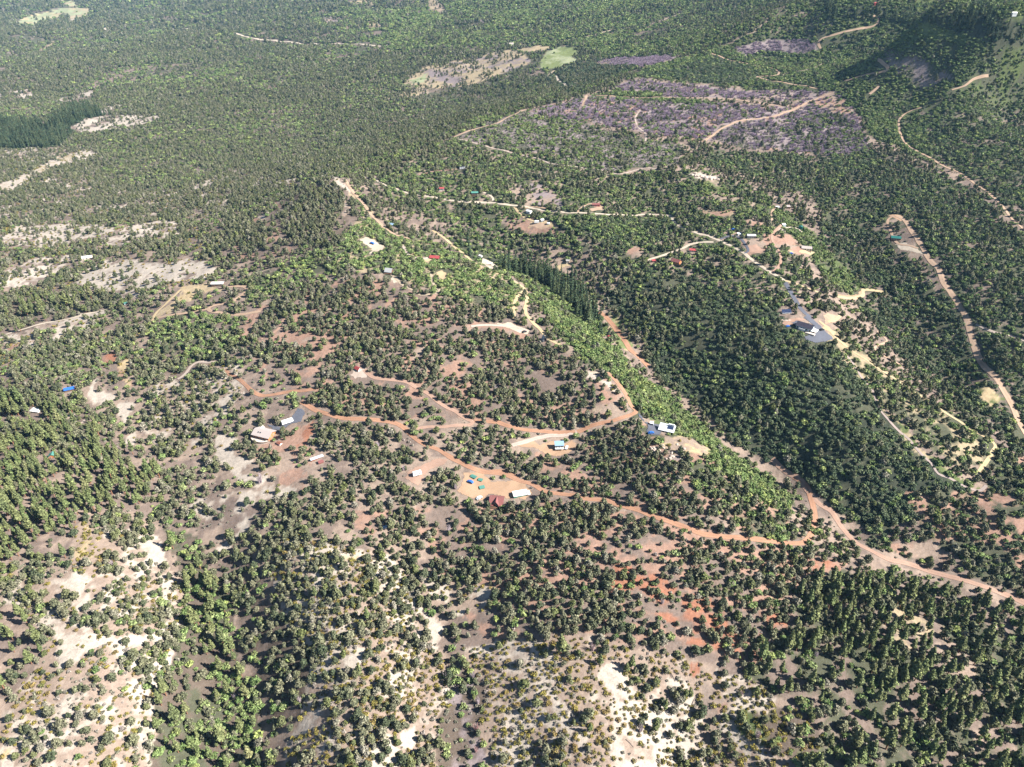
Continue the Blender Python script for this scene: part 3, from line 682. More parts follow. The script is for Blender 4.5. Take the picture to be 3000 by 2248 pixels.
for k, ((name, sl), pts) in enumerate(parse(YARDS)):
    yards_px.append(pts)
    x, y = to_ground(pts[:, 0], pts[:, 1])
    W = np.c_[x, y]
    st = .8
    ax, ay = np.arange(x.min() - 2, x.max() + 2, st), np.arange(y.min() - 2, y.max() + 2, st)
    AX, AY = np.meshgrid(ax, ay, indexing='ij')
    amp = .3 if sl == 'asphalt' else 2.2
    ox, oy = (vnoise(AX / 4, AY / 4) - .5) * amp, (vnoise(AX / 4 + 7, AY / 4) - .5) * amp
    cin = inside(W, AX + ox, AY + oy)
    cell = cin[:-1, :-1] & cin[1:, 1:] & cin[1:, :-1] & cin[:-1, 1:]
    if not cell.any(): continue
    ii = np.arange(AX.size).reshape(AX.shape)
    F = np.stack([ii[:-1, :-1], ii[1:, :-1], ii[1:, 1:], ii[:-1, 1:]], -1)[cell]
    used, inv = np.unique(F, return_inverse=True)
    vx, vy = AX.ravel()[used], AY.ravel()[used]
    c = np.array(ROADSOIL[sl])[None] * (.82 + .36 * fbm(vx / 7, vy / 7, 3))[:, None] if sl != 'asphalt' else np.array(ROADSOIL[sl])[None] * (.93 + .14 * fbm(vx / 5, vy / 5, 2))[:, None]
    z = height(vx, vy) + .10 + (.16 if sl == 'asphalt' else 0) + .003 * (k % 11)
    me = raw_mesh(name, np.c_[vx, vy, z], inv.reshape(-1, 4), [TRACK], True, {"soil": c})
    tag(link(name, me), kind="structure")
    block_disc(vx, vy, 1.4)
# the corner of a deep blue pond, far up the right-hand slope
bx, by = to_ground([2975, 3060, 3060, 2990, 2960], [-4, -8, 4, 4, 1])
wz = float(height(bx, by).max()) + .4
bm = bmesh.new()
bm.faces.new([bm.verts.new((float(a), float(b), wz)) for a, b in zip(bx, by)])
me = bpy.data.meshes.new("pond_water")
bmesh.ops.recalc_face_normals(bm, faces=bm.faces)
bm.to_mesh(me)
m, nt, b = new_mat("pond_water")
b.inputs["Base Color"].default_value = (.01, .08, .22, 1)
b.inputs["Roughness"].default_value = .25
me.materials.append(m)
tag(link("pond_water", me), kind="structure")
# ------------------------------------------------------------------ buildings and the things round them
def paint(name, c, rough=.6, vary=.18, scale=1.2):
    if name in MATS: return MATS[name]
    m, nt, b = new_mat(name)
    rgb = nt.nodes.new("ShaderNodeRGB")
    rgb.outputs[0].default_value = (*c, 1)
    f = nmath(nt, 'ADD', nmath(nt, 'MULTIPLY', nnoise(nt, scale, 3), vary * 2), 1 - vary)
    nt.links.new(nscale(nt, rgb.outputs[0], f), b.inputs["Base Color"])
    b.inputs["Roughness"].default_value = rough
    MATS[name] = m
    return m
P = dict(white=paint("white_metal", (.72, .72, .70)), cream=paint("cream_boards", (.58, .52, .43)), tan=paint("tan_roof", (.36, .31, .29)), greyroof=paint("grey_roof", (.38, .38, .38)),
         red=paint("red_metal", (.30, .06, .06)), maroon=paint("maroon_roof", (.20, .08, .075)), teal=paint("teal_metal", (.07, .20, .165)), green=paint("green_metal", (.06, .22, .16)),
         dkgreen=paint("dark_green_roof", (.015, .10, .09)), blueroof=paint("blue_grey_roof", (.20, .30, .40)), dkroof=paint("dark_shingles", (.045, .042, .06)), pale=paint("pale_blue_boards", (.42, .50, .56)),
         wood=paint("orange_wood", (.42, .17, .07)), brown=paint("brown_boards", (.13, .075, .05)), grey=paint("weathered_boards", (.26, .25, .24)), black=paint("black_steel", (.03, .03, .035)),
         blue=paint("blue_paint", (.03, .12, .40), .4), concrete=paint("concrete", (.45, .40, .35)), rock=paint("sandstone", (.40, .33, .28), .95, .3, .8), rust=paint("rusty_metal", (.22, .09, .06)),
         silver=paint("silver_paint", (.5, .52, .54), .35), tyre=paint("tyre_rubber", (.02, .02, .02)), hedge=paint("hedge_leaves", (.06, .17, .03)))
gm, gnt, gb = new_mat("window_glass")
gb.inputs["Base Color"].default_value = (.02, .03, .04, 1)
gb.inputs["Roughness"].default_value = .12
gb.inputs["Specular IOR Level"].default_value = .5
P["glass"] = gm
pm, pnt, pb = new_mat("solar_cells")
pb.inputs["Base Color"].default_value = (.02, .03, .07, 1)
pb.inputs["Roughness"].default_value = .15
pb.inputs["Specular IOR Level"].default_value = .5
P["solar"] = pm
class MB:
    """collects boxes, prisms and plates; build() links them as one mesh object"""
    def __init__(s): s.v, s.f = [], []
    def add(s, v, f):
        k = len(s.v)
        s.v += [tuple(p) for p in v]
        s.f += [tuple(i + k for i in q) for q in f]
        return s
    def box(s, x0, x1, y0, y1, z0, z1):
        return s.add([(x0, y0, z0), (x1, y0, z0), (x1, y1, z0), (x0, y1, z0), (x0, y0, z1), (x1, y0, z1), (x1, y1, z1), (x0, y1, z1)],
                     [(0, 3, 2, 1), (4, 5, 6, 7), (0, 1, 5, 4), (1, 2, 6, 5), (2, 3, 7, 6), (3, 0, 4, 7)])
    def slab(s, a, b, c, d, t):
        """a sloping plate through four corners, t thick (downwards)"""
        q = [a, b, c, d]
        return s.add(q + [(p[0], p[1], p[2] - t) for p in q], [(0, 1, 2, 3), (7, 6, 5, 4), (0, 4, 5, 1), (1, 5, 6, 2), (2, 6, 7, 3), (3, 7, 4, 0)])
    def prism(s, prof, x0, x1):
        """profile in the y-z plane pulled along x"""
        n = len(prof)
        v = [(x0, p[0], p[1]) for p in prof] + [(x1, p[0], p[1]) for p in prof]
        return s.add(v, [tuple(range(n))[::-1], tuple(range(n, 2 * n))] + [(i, (i + 1) % n, n + (i + 1) % n, n + i) for i in range(n)])
    def prism_y(s, prof, y0, y1):
        n = len(prof)
        v = [(p[0], y0, p[1]) for p in prof] + [(p[0], y1, p[1]) for p in prof]
        return s.add(v, [tuple(range(n)), tuple(range(n, 2 * n))[::-1]] + [(i, n + i, n + (i + 1) % n, (i + 1) % n) for i in range(n)])
    def build(s, name, mat, parent=None):
        me = bpy.data.meshes.new(name)
        bm = bmesh.new()
        vs = [bm.verts.new(p) for p in s.v]
        for q in s.f: bm.faces.new([vs[i] for i in q])
        bmesh.ops.recalc_face_normals(bm, faces=bm.faces)
        bm.to_mesh(me)
        bm.free()
        me.materials.append(mat)
        return link(name, me, parent)
def spot(px, py):
    x, y = to_ground(px, py)
    z = float(height(x, y)[0])
    return float(x[0]), float(y[0]), z, float(project(x, y, z)[2][0]) / FPX
def root(name, label, cat, px, py, yaw=0, group=None, clear=None, dz=0.0):
    x, y, z, mpp = spot(px, py)
    o = bpy.data.objects.new(name, None)
    COL.objects.link(o)
    o.location, o.rotation_euler = (x, y, z + dz), (0, 0, rad(yaw))
    tag(o, label, cat, group)
    if clear: block_disc(np.array([x]), np.array([y]), clear)
    return o, mpp
def windows(par, wall, xs, y, z0, w, h, face=-1, mat="glass", frame="white"):
    for x in xs:
        f = MB().box(x - w / 2 - .08, x + w / 2 + .08, y - .03, y + .03, z0 - .08, z0 + h + .08).build("window", P[frame], par)
        MB().box(x - w / 2, x + w / 2, y + face * .05 - .015, y + face * .05 + .015, z0, z0 + h).build("pane", P[mat], f)
def house(name, label, cat, px, py, L, W, h, rise, yaw, wall, roof, group=None, over=.5, kind="gable", nwin=2, door=True, deck=0, chimney=False, base=2.0, deckmat="brown"):
    """px sizes: L is the long side in photo pixels; W, h, rise are fractions of L"""
    o, mpp = root(name, label, cat, px, py, yaw, group)
    L = L * mpp
    W, h, rise = W * L, h * L, rise * L
    block_disc(np.array([o.location.x]), np.array([o.location.y]), max(L, W) * .5 + 1.5)
    x0, x1, y0, y1 = -L / 2, L / 2, -W / 2, W / 2
    wb = MB()
    if kind == "gable":
        wb.prism([(y0, -base), (y1, -base), (y1, h), (0, h + rise), (y0, h)], x0, x1)
    elif kind == "gabley":
        wb.prism_y([(x0, -base), (x1, -base), (x1, h), (0, h + rise), (x0, h)], y0, y1)
    elif kind == "aframe":
        wb.prism_y([(x0 * .9, -base), (x1 * .9, -base), (x1 * .8, .3), (0, h + rise), (x0 * .8, .3)], y0 + .3, y1 - .3)
    else:
        wb.prism([(y0, -base), (y1, -base), (y1, h + rise), (y0, h)], x0, x1)
    wb.build("wall", P[wall], o)
    rb = MB()
    v = over
    if kind == "gable":
        k = rise / (W / 2)
        e = h - k * v + .14
        rb.slab((x0 - v, y0 - v, e), (x1 + v, y0 - v, e), (x1 + v, 0, h + rise + .14), (x0 - v, 0, h + rise + .14), .12)
        rb.slab((x0 - v, .002, h + rise + .14), (x1 + v, .002, h + rise + .14), (x1 + v, y1 + v, e), (x0 - v, y1 + v, e), .12)
    elif kind in ("gabley", "aframe"):
        hh = h if kind == "gabley" else 0.0
        rr = rise if kind == "gabley" else h + rise
        k = rr / (L / 2)
        e = hh - k * v * (1 if kind == "gabley" else .15) + .14
        vv = v * (1 if kind == "gabley" else .15)
        rb.slab((x0 - vv, y0 - v, e), (0, y0 - v, hh + rr + .14), (0, y1 + v, hh + rr + .14), (x0 - vv, y1 + v, e), .12)
        rb.slab((.002, y0 - v, hh + rr + .14), (x1 + vv, y0 - v, e), (x1 + vv, y1 + v, e), (.002, y1 + v, hh + rr + .14), .12)
    else:
        k = rise / W
        rb.slab((x0 - v, y0 - v, h - k * v + .14), (x1 + v, y0 - v, h - k * v + .14), (x1 + v, y1 + v, h + rise + k * v + .14), (x0 - v, y1 + v, h + rise + k * v + .14), .12)
    r = rb.build("roof", P[roof], o)
    if chimney:
        MB().box(x1 * .3, x1 * .3 + .9, .1, 1.0, h + rise * .5, h + rise + 1.1).build("chimney", P["concrete"], r)
    if nwin:
        wh = min(1.2, h * .45)
        windows(o, None, [x0 + L * (i + .5) / (nwin + (1 if door else 0)) for i in range(nwin)], y0 - .02 if kind != "aframe" else y0 + .28, h * .32, min(1.3, L / (nwin + 1.5) * .6), wh)
    if door:
        xd = x0 + L * (nwin + .5) / (nwin + 1)
        yd = y0 - .02 if kind != "aframe" else y0 + .28
        d = MB().box(xd - .5, xd + .5, yd - .04, yd + .03, 0, min(2.05, h * .85)).build("door", P["brown"], o)
        MB().box(xd + .3, xd + .38, yd - .1, yd - .041, .9, 1.0).build("handle", P["black"], d)
    if deck:
        dk = MB().box(x0 - .3, x1 + .3, y0 - deck, y0 - .06, .1, .3)
        dk.build("deck", P[deckmat], o)
        for i in range(4):
            x = x0 + L * i / 3
            MB().box(x - .08, x + .08, y0 - deck + .03, y0 - deck + .19, -1.6, .098).build("post", P["brown"], o)
    return o, L, W, h, rise
# --- the large tan-roofed house with the curved terrace
o, L, W, h, r = house("house", "wooden house with grey-tan gabled roof, orange gable end and curved pale terrace", "house", 776, 1278, 54, .66, .22, .15, -20, "wood", "tan", over=.9, nwin=4, deck=0, chimney=False)
tb = []
for i in range(25):
    a = math.pi + math.pi * i / 24
    tb.append((math.cos(a) * L * .60, -W * .5 + math.sin(a) * W * .55 + .1))
pr = [(p[0], p[1]) for p in tb]
m_ = MB()
n_ = len(pr)
m_.add([(p[0], p[1], .25) for p in pr] + [(p[0], p[1], -1.8) for p in pr], [tuple(range(n_)), tuple(range(n_, 2 * n_))[::-1]] + [(i, (i + 1) % n_, n_ + (i + 1) % n_, n_ + i) for i in range(n_)])
m_.build("terrace", P["concrete"], o)
rim = MB()
for i in range(24):
    a, b = pr[i], pr[i + 1]
    rim.add([(a[0], a[1], .2), (b[0], b[1], .2), (b[0], b[1], 1.0), (a[0], a[1], 1.0), (a[0] * .985, a[1] + .12, .2), (b[0] * .985, b[1] + .12, .2), (b[0] * .985, b[1] + .12, 1.0), (a[0] * .985, a[1] + .12, 1.0)],
            [(0, 1, 2, 3), (7, 6, 5, 4), (3, 2, 6, 7)])
rim.build("railing", P["brown"], o)
sk = MB()
for sx in (-.25, -.12): sk.slab((L * sx, -W * .32, h + r * .42 + .2), (L * (sx + .07), -W * .32, h + r * .42 + .2), (L * (sx + .07), -W * .22, h + r * .62 + .2), (L * sx, -W * .22, h + r * .62 + .2), .08)
sk.build("skylight", P["glass"], o)
MB().prism_y([(-L * .46, h - .2), (-L * .22, h - .2), (-L * .34, h + r * .8)], W * .2, W * .62).build("dormer", P["tan"], o)
for yy in (-W * .22, W * .12):
    f_ = MB().box(L / 2 - .02, L / 2 + .05, yy, yy + 1.0, h * .45, h * .45 + 1.1).build("window", P["white"], o)
    MB().box(L / 2 + .052, L / 2 + .07, yy + .1, yy + .9, h * .45 + .1, h * .45 + 1.0).build("pane", P["glass"], f_)
# --- the maroon cross-gabled house
o, L, W, h, r = house("house", "maroon-roofed house with a steep dark glazed gable facing down the slope", "house", 1456, 1470, 37, .72, .26, .20, -8, "brown", "maroon", over=.7, nwin=0, door=False)
g0 = W * .5 + L * .18
MB().prism_y([(-L * .17, -1.5), (L * .17, -1.5), (L * .17, h), (0, h + r * 1.25), (-L * .17, h)], -g0, 0).build("gable_wing", P["brown"], o)
k = r * 1.25 / (L * .17)
rb = MB()
rb.slab((-L * .17 - .7, -g0 - .9, h - k * .7 + .16), (0, -g0 - .9, h + r * 1.25 + .16), (0, 0, h + r * 1.25 + .16), (-L * .17 - .7, 0, h - k * .7 + .16), .12)
rb.slab((.002, -g0 - .9, h + r * 1.25 + .16), (L * .17 + .7, -g0 - .9, h - k * .7 + .16), (L * .17 + .7, 0, h - k * .7 + .16), (.002, 0, h + r * 1.25 + .16), .12)
rb.build("gable_roof", P["maroon"], o)
for sx, wx in ((-1, .56), (1, .50)):
    MB().slab((sx * L * .19, -W * .5 - L * .34, h * .62), (sx * L * wx, -W * .5 - L * .34, h * .62), (sx * L * wx, -W * .48, h * .98), (sx * L * .19, -W * .48, h * .98), .14).build("porch_roof", P["maroon"], o)
    for xx in (.22, wx - .03):
        MB().box(sx * L * xx - .1, sx * L * xx + .1, -W * .5 - L * .32, -W * .5 - L * .32 + .2, -1.5, h * .6 - .12).build("porch_post", P["brown"], o)
for xx in (-L * .08, L * .08):
    f_ = MB().box(xx - L * .055, xx + L * .055, -g0 - .06, -g0 - .005, h * .12, h * .95).build("window", P["white"], o)
    MB().box(xx - L * .045, xx + L * .045, -g0 - .09, -g0 - .065, h * .17, h * .90).build("pane", P["glass"], f_)
MB().box(-L * .5, L * .5, -W * .5 - L * .42, -W * .5 - L * .001, -1.2, .15).build("deck", P["brown"], o)
# --- sheds and the long white roof beside it
o, L, W, h, r = house("shed", "long shed with wide white metal roof and green side wall", "shed", 1524, 1450, 42, .52, .13, .05, 14, "green", "white", over=.3, nwin=0, door=False)
for i in range(4): MB().box(-L * .42 + i * L * .22, -L * .42 + i * L * .22 + L * .17, -W / 2 - .06, -W / 2 - .005, .05, h * .8).build("door", P["teal"], o)
house("shed", "green-roofed shed at the top of the orange yard, larger of two", "shed", 1388, 1398, 15, .6, .2, .12, -32, "brown", "teal", nwin=1)
house("shed", "small green shed below the larger green shed, beside a juniper", "shed", 1408, 1408, 10, .8, .3, .14, -20, "green", "teal", nwin=1)
house("shed", "little green lean-to above the maroon-roofed house", "shed", 1412, 1428, 12, .7, .22, .06, 18, "green", "teal", kind="shed", nwin=1, door=False)
# --- the small two-storey cabin on the orange yard
o, L, W, h, r = house("cabin", "small two-storey grey cabin with blue-grey metal roof on an orange yard", "cabin", 1638, 1312, 25, .62, .62, .14, 2, "grey", "blueroof", kind="shed", nwin=3, door=False, over=.35)
MB().box(-L / 2, L / 2, -W / 2 - 1.6, -W / 2 - .01, h * .44, h * .48).build("balcony", P["white"], o)
for xx in (-.47, -.16, .16, .47): MB().box(L * xx - .08, L * xx + .08, -W / 2 - 1.55, -W / 2 - 1.4, -1, h * .438).build("post", P["brown"], o)
windows(o, None, [-L * .3, 0, L * .3], -W / 2 - .02, h * .60, L * .16, h * .22)
# --- the modern house with roof panels
o, L, W, h, r = house("house", "modern white house with single-pitch roof carrying dark solar panels", "house", 1953, 1262, 40, .62, .22, .10, -22, "white", "silver", kind="shed", over=.8, nwin=4, door=True, deck=2.5, deckmat="concrete")
k = r / W
MB().slab((L * .02, -W * .18, h + k * W * .32 + .3), (L * .46, -W * .18, h + k * W * .32 + .3), (L * .46, W * .30, h + k * W * .80 + .3), (L * .02, W * .30, h + k * W * .80 + .3), .06).build("solar_panel", P["solar"], o)
MB().box(L * .05, L * .5, W * .36, W * .5, h + r * .85, h + r + 1.6).build("clerestory", P["white"], o)
house("shed", "small pale cube shed beside the black yard of the modern house", "shed", 1909, 1244, 10, .9, .7, .1, -20, "pale", "white", kind="shed", nwin=1, over=.15)
# --- the dark-roofed house with asphalt yard
o, L, W, h, r = house("house", "pale blue house with dark shingled gable roof above a grey asphalt yard", "house", 2358, 962, 44, .56, .26, .17, -38, "pale", "dkroof", over=.7, nwin=4, chimney=True)
MB().box(L * .50, L * .82, -W * .45, W * .4, h * .36, h * .42).build("balcony", P["white"], o)
for sx in (.52, .78):
    for sy in (-.42, .34): MB().box(L * sx, L * sx + .2, W * sy, W * sy + .2, -1.5, h * .36 - .01).build("post", P["white"], o)
MB().box(L * .2, L * .8, -W * .95, -W * .52, -1.0, .3).build("terrace", P["concrete"], o)
MB().box(-L * .3, L * .1, -W * .72, -W * .505, -1.0, h * .55).build("sunroom", P["white"], o)
# --- a row of smaller buildings: name, label, cat, px, py, L, W, h, rise, yaw, wall, roof, kind, windows
SMALL = [
 ("shed", "long white-roofed metal shed beside a straw-coloured clearing", "shed", 639, 834, 34, .42, .20, .07, 2, "brown", "white", "gable", 2),
 ("cabin", "grey-roofed cabin with a dark deck at the head of the green slope", "cabin", 1140, 798, 21, .8, .22, .42, -18, "brown", "greyroof", "gable", 2),
 ("cabin", "little red-roofed cabin in a pink clearing among dense pinyons", "cabin", 1049, 1085, 17, .7, .28, .28, -40, "cream", "red", "gable", 1),
 ("barn", "bright red-roofed barn at the end of a pale drive", "barn", 1274, 757, 28, .62, .20, .16, -12, "brown", "red", "gable", 2),
 ("house", "teal-roofed house with a red deck above the pale gravel road", "house", 1391, 572, 19, .6, .34, .14, 3, "brown", "teal", "gable", 3),
 ("shed", "long low red shed above the pale gravel road", "shed", 1746, 604, 22, .34, .24, .06, 3, "red", "maroon", "shed", 2),
 ("house", "small white house just below the gravel road", "house", 1550, 622, 14, .8, .4, .22, -35, "white", "silver", "gable", 1),
 ("shed", "small white shed on the bare clearing below the white house", "shed", 1589, 649, 8, .9, .6, .15, 5, "pale", "white", "shed", 1),
 ("shed", "tiny white shed right of the other white shed on the clearing", "shed", 1607, 655, 7, .8, .5, .15, -8, "white", "white", "gable", 0),
 ("shed", "white shed with red trim hidden in junipers left of the teal-roofed house", "shed", 1294, 556, 13, .6, .38, .12, 0, "white", "red", "shed", 2),
 ("cabin", "pale blue roofed cabin among bushes right of the straight dirt road", "cabin", 1147, 660, 14, .8, .34, .2, -20, "pale", "blueroof", "gable", 1),
 ("house", "grey-roofed house facing a bare pink yard on the plateau", "house", 2200, 694, 24, .6, .28, .12, -3, "grey", "greyroof", "gable", 3),
 ("shed", "white shed left of the grey-roofed house", "shed", 2167, 686, 12, .6, .3, .1, 10, "white", "white", "shed", 0),
 ("house", "grey-brown gabled house on an orange pad above the green slope", "house", 2362, 730, 28, .6, .22, .16, -14, "cream", "tan", "gable", 3),
 ("house", "dark teal hip-roofed house beside the long red road on the right", "house", 2623, 700, 26, .7, .24, .14, -16, "brown", "dkgreen", "gable", 3),
 ("cabin", "tan cabin with flat roof at the top of the pink track", "cabin", 2308, 611, 11, .7, .5, .1, 4, "brown", "tan", "shed", 1),
 ("shed", "small white shed left of the tan cabin", "shed", 2277, 608, 9, .8, .4, .2, 0, "white", "white", "gable", 0),
 ("shed", "dark blue shed half hidden on the green slope", "shed", 2345, 669, 10, .8, .7, .2, -30, "dkgreen", "dkgreen", "gabley", 0),
 ("shed", "white shed beside a pale pad on the plateau", "shed", 2296, 661, 9, .8, .5, .1, 12, "pale", "white", "shed", 0),
 ("cabin", "maroon-roofed cabin with open porch left of the plateau road", "cabin", 1981, 770, 24, .7, .26, .24, -40, "wood", "maroon", "gable", 2),
 ("shed", "small red-roofed shed left of the maroon-roofed cabin", "shed", 1916, 767, 12, .6, .3, .12, 5, "brown", "red", "shed", 1),
 ("shed", "red shed under the junction of the pale tracks", "shed", 2029, 735, 17, .5, .24, .1, -10, "cream", "red", "shed", 2),
 ("cabin", "tiny square hut on a straw-coloured clearing above the conifers", "cabin", 1663, 768, 9, .9, .8, .16, 0, "cream", "grey", "shed", 1),
 ("cabin", "dark steep A-frame cabin half hidden on the crest of the green slope", "cabin", 1594, 1000, 15, 1.0, .3, .9, 16, "black", "greyroof", "aframe", 1),
 ("shed", "little red shed on the grassy strip beside the gully road", "shed", 1786, 990, 8, .8, .6, .2, -30, "red", "red", "gable", 0),
 ("house", "bright blue roofed house almost buried in pines at left", "house", 205, 1143, 26, .6, .2, .14, 24, "brown", "blue", "gable", 2),
 ("cabin", "teal-roofed cabin with orange wall between tall pines at left", "cabin", 156, 1338, 20, .8, .34, .3, 18, "wood", "teal", "gabley", 1),
 ("shed", "small pale teal shed beside the white slickrock road", "shed", 369, 891, 8, .7, .4, .1, 20, "pale", "teal", "shed", 0),
 ("shed", "white domed storage roof in a grassy gap among pines", "shed", 106, 1206, 26, .5, .16, .06, -12, "cream", "white", "shed", 0),
 ("house", "white-roofed building on the upper white slickrock at left", "house", 256, 757, 26, .6, .2, .12, 18, "cream", "white", "gable", 2),
 ("house", "lone cream house on the edge of the far hay meadow", "house", 1498, 135, 12, .6, .5, .2, 10, "cream", "tan", "gable", 1),
 ("shed", "red roof showing among the high conifers", "shed", 2565, 15, 10, .6, .4, .2, 0, "red", "red", "gable", 0),
 ("shed", "white roof showing among the dark conifers at the top right", "shed", 2968, 50, 13, .6, .4, .2, 0, "white", "white", "gable", 0),
 ("shed", "small white shed at the end of the low white track", "shed", 1129, 1548, 10, .6, .4, .1, 20, "white", "blueroof", "shed", 0),
 ("shed", "half-built shed with pale floor above the bend of the dirt road", "shed", 1434, 776, 15, .7, .26, .06, -14, "grey", "cream", "shed", 1),
 ("shed", "small white shed on the verge above the half-built shed", "shed", 1408, 753, 8, .8, .5, .2, -30, "white", "white", "gable", 0),
 ("shed", "pinkish open shelter below the tan-roofed house", "shed", 819, 1300, 13, .7, .3, .2, -35, "white", "rust", "gable", 0),
 ("shed", "dark red shed beside the long blue-roofed container", "shed", 941, 1358, 13, .7, .3, .1, 28, "rust", "maroon", "shed", 0),
 ("shed", "long narrow shed with blue-white roof at the edge of the sand yard", "shed", 929, 1346, 36, .18, .14, .03, 32, "rust", "pale", "shed", 0),
]
for nm, lb, ct, px, py, L, W, h, r, yaw, wl, rf, kd, nw in SMALL:
    house(nm, lb, ct, px, py, L, W, h, r, yaw, wl, rf, kind=kd, nwin=nw, door=nw > 0, over=.35, deck=1.6 if lb.startswith(("teal-roofed house", "grey-roofed cabin")) else 0)
# --- solar array on the ground
o, mpp = root("solar_array", "ground-mounted solar array of dark panels beside the asphalt driveway", "solar array", 2304, 915, 6, clear=6)
fr = MB()
L = 28 * mpp
for i in range(8):
    x = -L / 2 + i * L / 8
    MB().slab((x + .06, -1.6, .7), (x + L / 8 - .06, -1.6, .7), (x + L / 8 - .06, 1.6, 3.0), (x + .06, 1.6, 3.0), .06).build("panel", P["solar"], o)
    fr.slab((x, -1.75, .59), (x + .12, -1.75, .59), (x + .12, 1.75, 2.94), (x, 1.75, 2.94), .05)
fr.slab((-L / 2, -1.72, .55), (L / 2, -1.72, .55), (L / 2, -1.5, .70), (-L / 2, -1.5, .70), .06)
fr.slab((-L / 2, 1.5, 2.78), (L / 2, 1.5, 2.78), (L / 2, 1.72, 2.93), (-L / 2, 1.72, 2.93), .06)
for i in range(5): fr.box(-L / 2 + i * L / 4 - .06, -L / 2 + i * L / 4 + .06, .2, .32, -1.5, 1.7)
fr.build("frame", P["white"], o)
# --- cars
def car(label, px, py, yaw, body, cat="car", big=1.0):
    o, mpp = root("parked_car", label, cat, px, py, yaw, clear=3.4, dz=.14)
    o.scale = (big,) * 3
    prof = [(-2.2, .35), (2.2, .35), (2.25, .8), (1.5, .95), (.8, 1.5), (-1.2, 1.55), (-2.0, 1.0), (-2.25, .9)]
    MB().prism_y(prof, -.9, .9).build("body", P[body], o)
    MB().prism_y([(-1.75, 1.02), (1.25, 1.02), (.74, 1.42), (-1.15, 1.46)], -.93, .93).build("window", P["glass"], o)
    for sx in (-1.4, 1.4):
        for sy in (-.86, .86):
            n = 12
            v = [(sx + .36 * math.cos(i * 6.283 / n), sy + d, .36 + .36 * math.sin(i * 6.283 / n)) for d in (-.11, .11) for i in range(n)]
            MB().add(v, [tuple(range(n)), tuple(range(n, 2 * n))] + [(i, (i + 1) % n, n + (i + 1) % n, n + i) for i in range(n)]).build("wheel", P["tyre"], o)
    for sy in (-.6, .6): MB().box(2.2, 2.28, sy - .18, sy + .18, .62, .78).build("headlight", P["silver"], o)
    return o
car("blue car parked on the black yard of the modern house", 1907, 1270, 12, "blue")
car("blue car parked on the pale pad at the hilltop clearing", 1090, 714, -25, "blue", big=1.25)
car("dark car parked at the end of the pale loop below the green slope", 1536, 974, 30, "black")
car("dark pickup parked in shade on the asphalt yard beside the dark-roofed house", 2407, 968, 20, "black", "pickup")
car("pale car parked left of the maroon-roofed house", 1404, 1460, 40, "silver")
car("dark blue car parked under a juniper on the orange yard", 1378, 1416, 150, "blue")
car("silver car parked beside the two-storey cabin", 1660, 1316, 70, "silver")
car("small blue car at the end of the pink drive left of the dark-roofed house", 2308, 958, 20, "blue", big=.9)
car("white pickup near the long white roof", 1548, 1448, 100, "white", "pickup")
car("blue pickup beside the grey-brown house on its orange pad", 2318, 744, 10, "blue", "pickup")
car("small blue car left of the white shed on the plateau", 2148, 676, 0, "blue")
def trailer(label, px, py, yaw, Lm, mat="white"):
    o, mpp = root("camper_trailer", label, "trailer", px, py, yaw, clear=Lm * .55, dz=.12)
    prof = [(-Lm / 2, .55), (Lm / 2, .55), (Lm / 2 + .25, 1.4), (Lm / 2, 2.7), (Lm / 2 - .5, 2.95), (-Lm / 2 + .3, 2.95), (-Lm / 2, 2.7)]
    MB().prism_y(prof, -1.2, 1.2).build("body", P[mat], o)
    for i in range(3): MB().box(-Lm * .35 + i * Lm * .28, -Lm * .35 + i * Lm * .28 + .9, -1.235, -1.205, 1.5, 2.2).build("window", P["glass"], o)
    MB().box(Lm * .3, Lm * .3 + .7, -1.235, -1.205, .65, 2.4).build("door", P["silver"], o)
    MB().box(Lm / 2 + .1, Lm / 2 + 1.3, -.08, .08, .5, .62).build("hitch", P["black"], o)
    for sx in (-.45, .45):
        for sy in (-1.1, 1.1):
            n = 12
            v = [(sx + .36 * math.cos(i * 6.283 / n), sy + d, .36 + .36 * math.sin(i * 6.283 / n)) for d in (-.12, .12) for i in range(n)]
            MB().add(v, [tuple(range(n)), tuple(range(n, 2 * n))] + [(i, (i + 1) % n, n + (i + 1) % n, n + i) for i in range(n)]).build("wheel", P["tyre"], o)
    return o
trailer("long white camper trailer on the asphalt yard behind the tan-roofed house", 843, 1242, 32, 8.5)
trailer("white camper trailer on the pink clearing left of the green sheds", 1222, 1391, 24, 6.0)
trailer("pale trailer beside a white tank on the bare clearing below the gravel road", 1572, 655, 5, 5.0)
for k, (px, py) in enumerate(((1349, 495), (1355, 494), (1361, 493))):
    o, mpp = root("storage_container", ("leftmost", "middle", "rightmost")[k] + " of three dark containers at the end of the pink track", "container", px, py, 8, "dark containers", clear=3)
    MB().box(-1.2, 1.2, -2.2, 2.2, 0, 2.9).build("body", P["black"], o)
    for sx in (-.6, .6): MB().box(sx - .55, sx + .55, -2.26, -2.205, .15, 2.75).build("door", P["silver"], o)
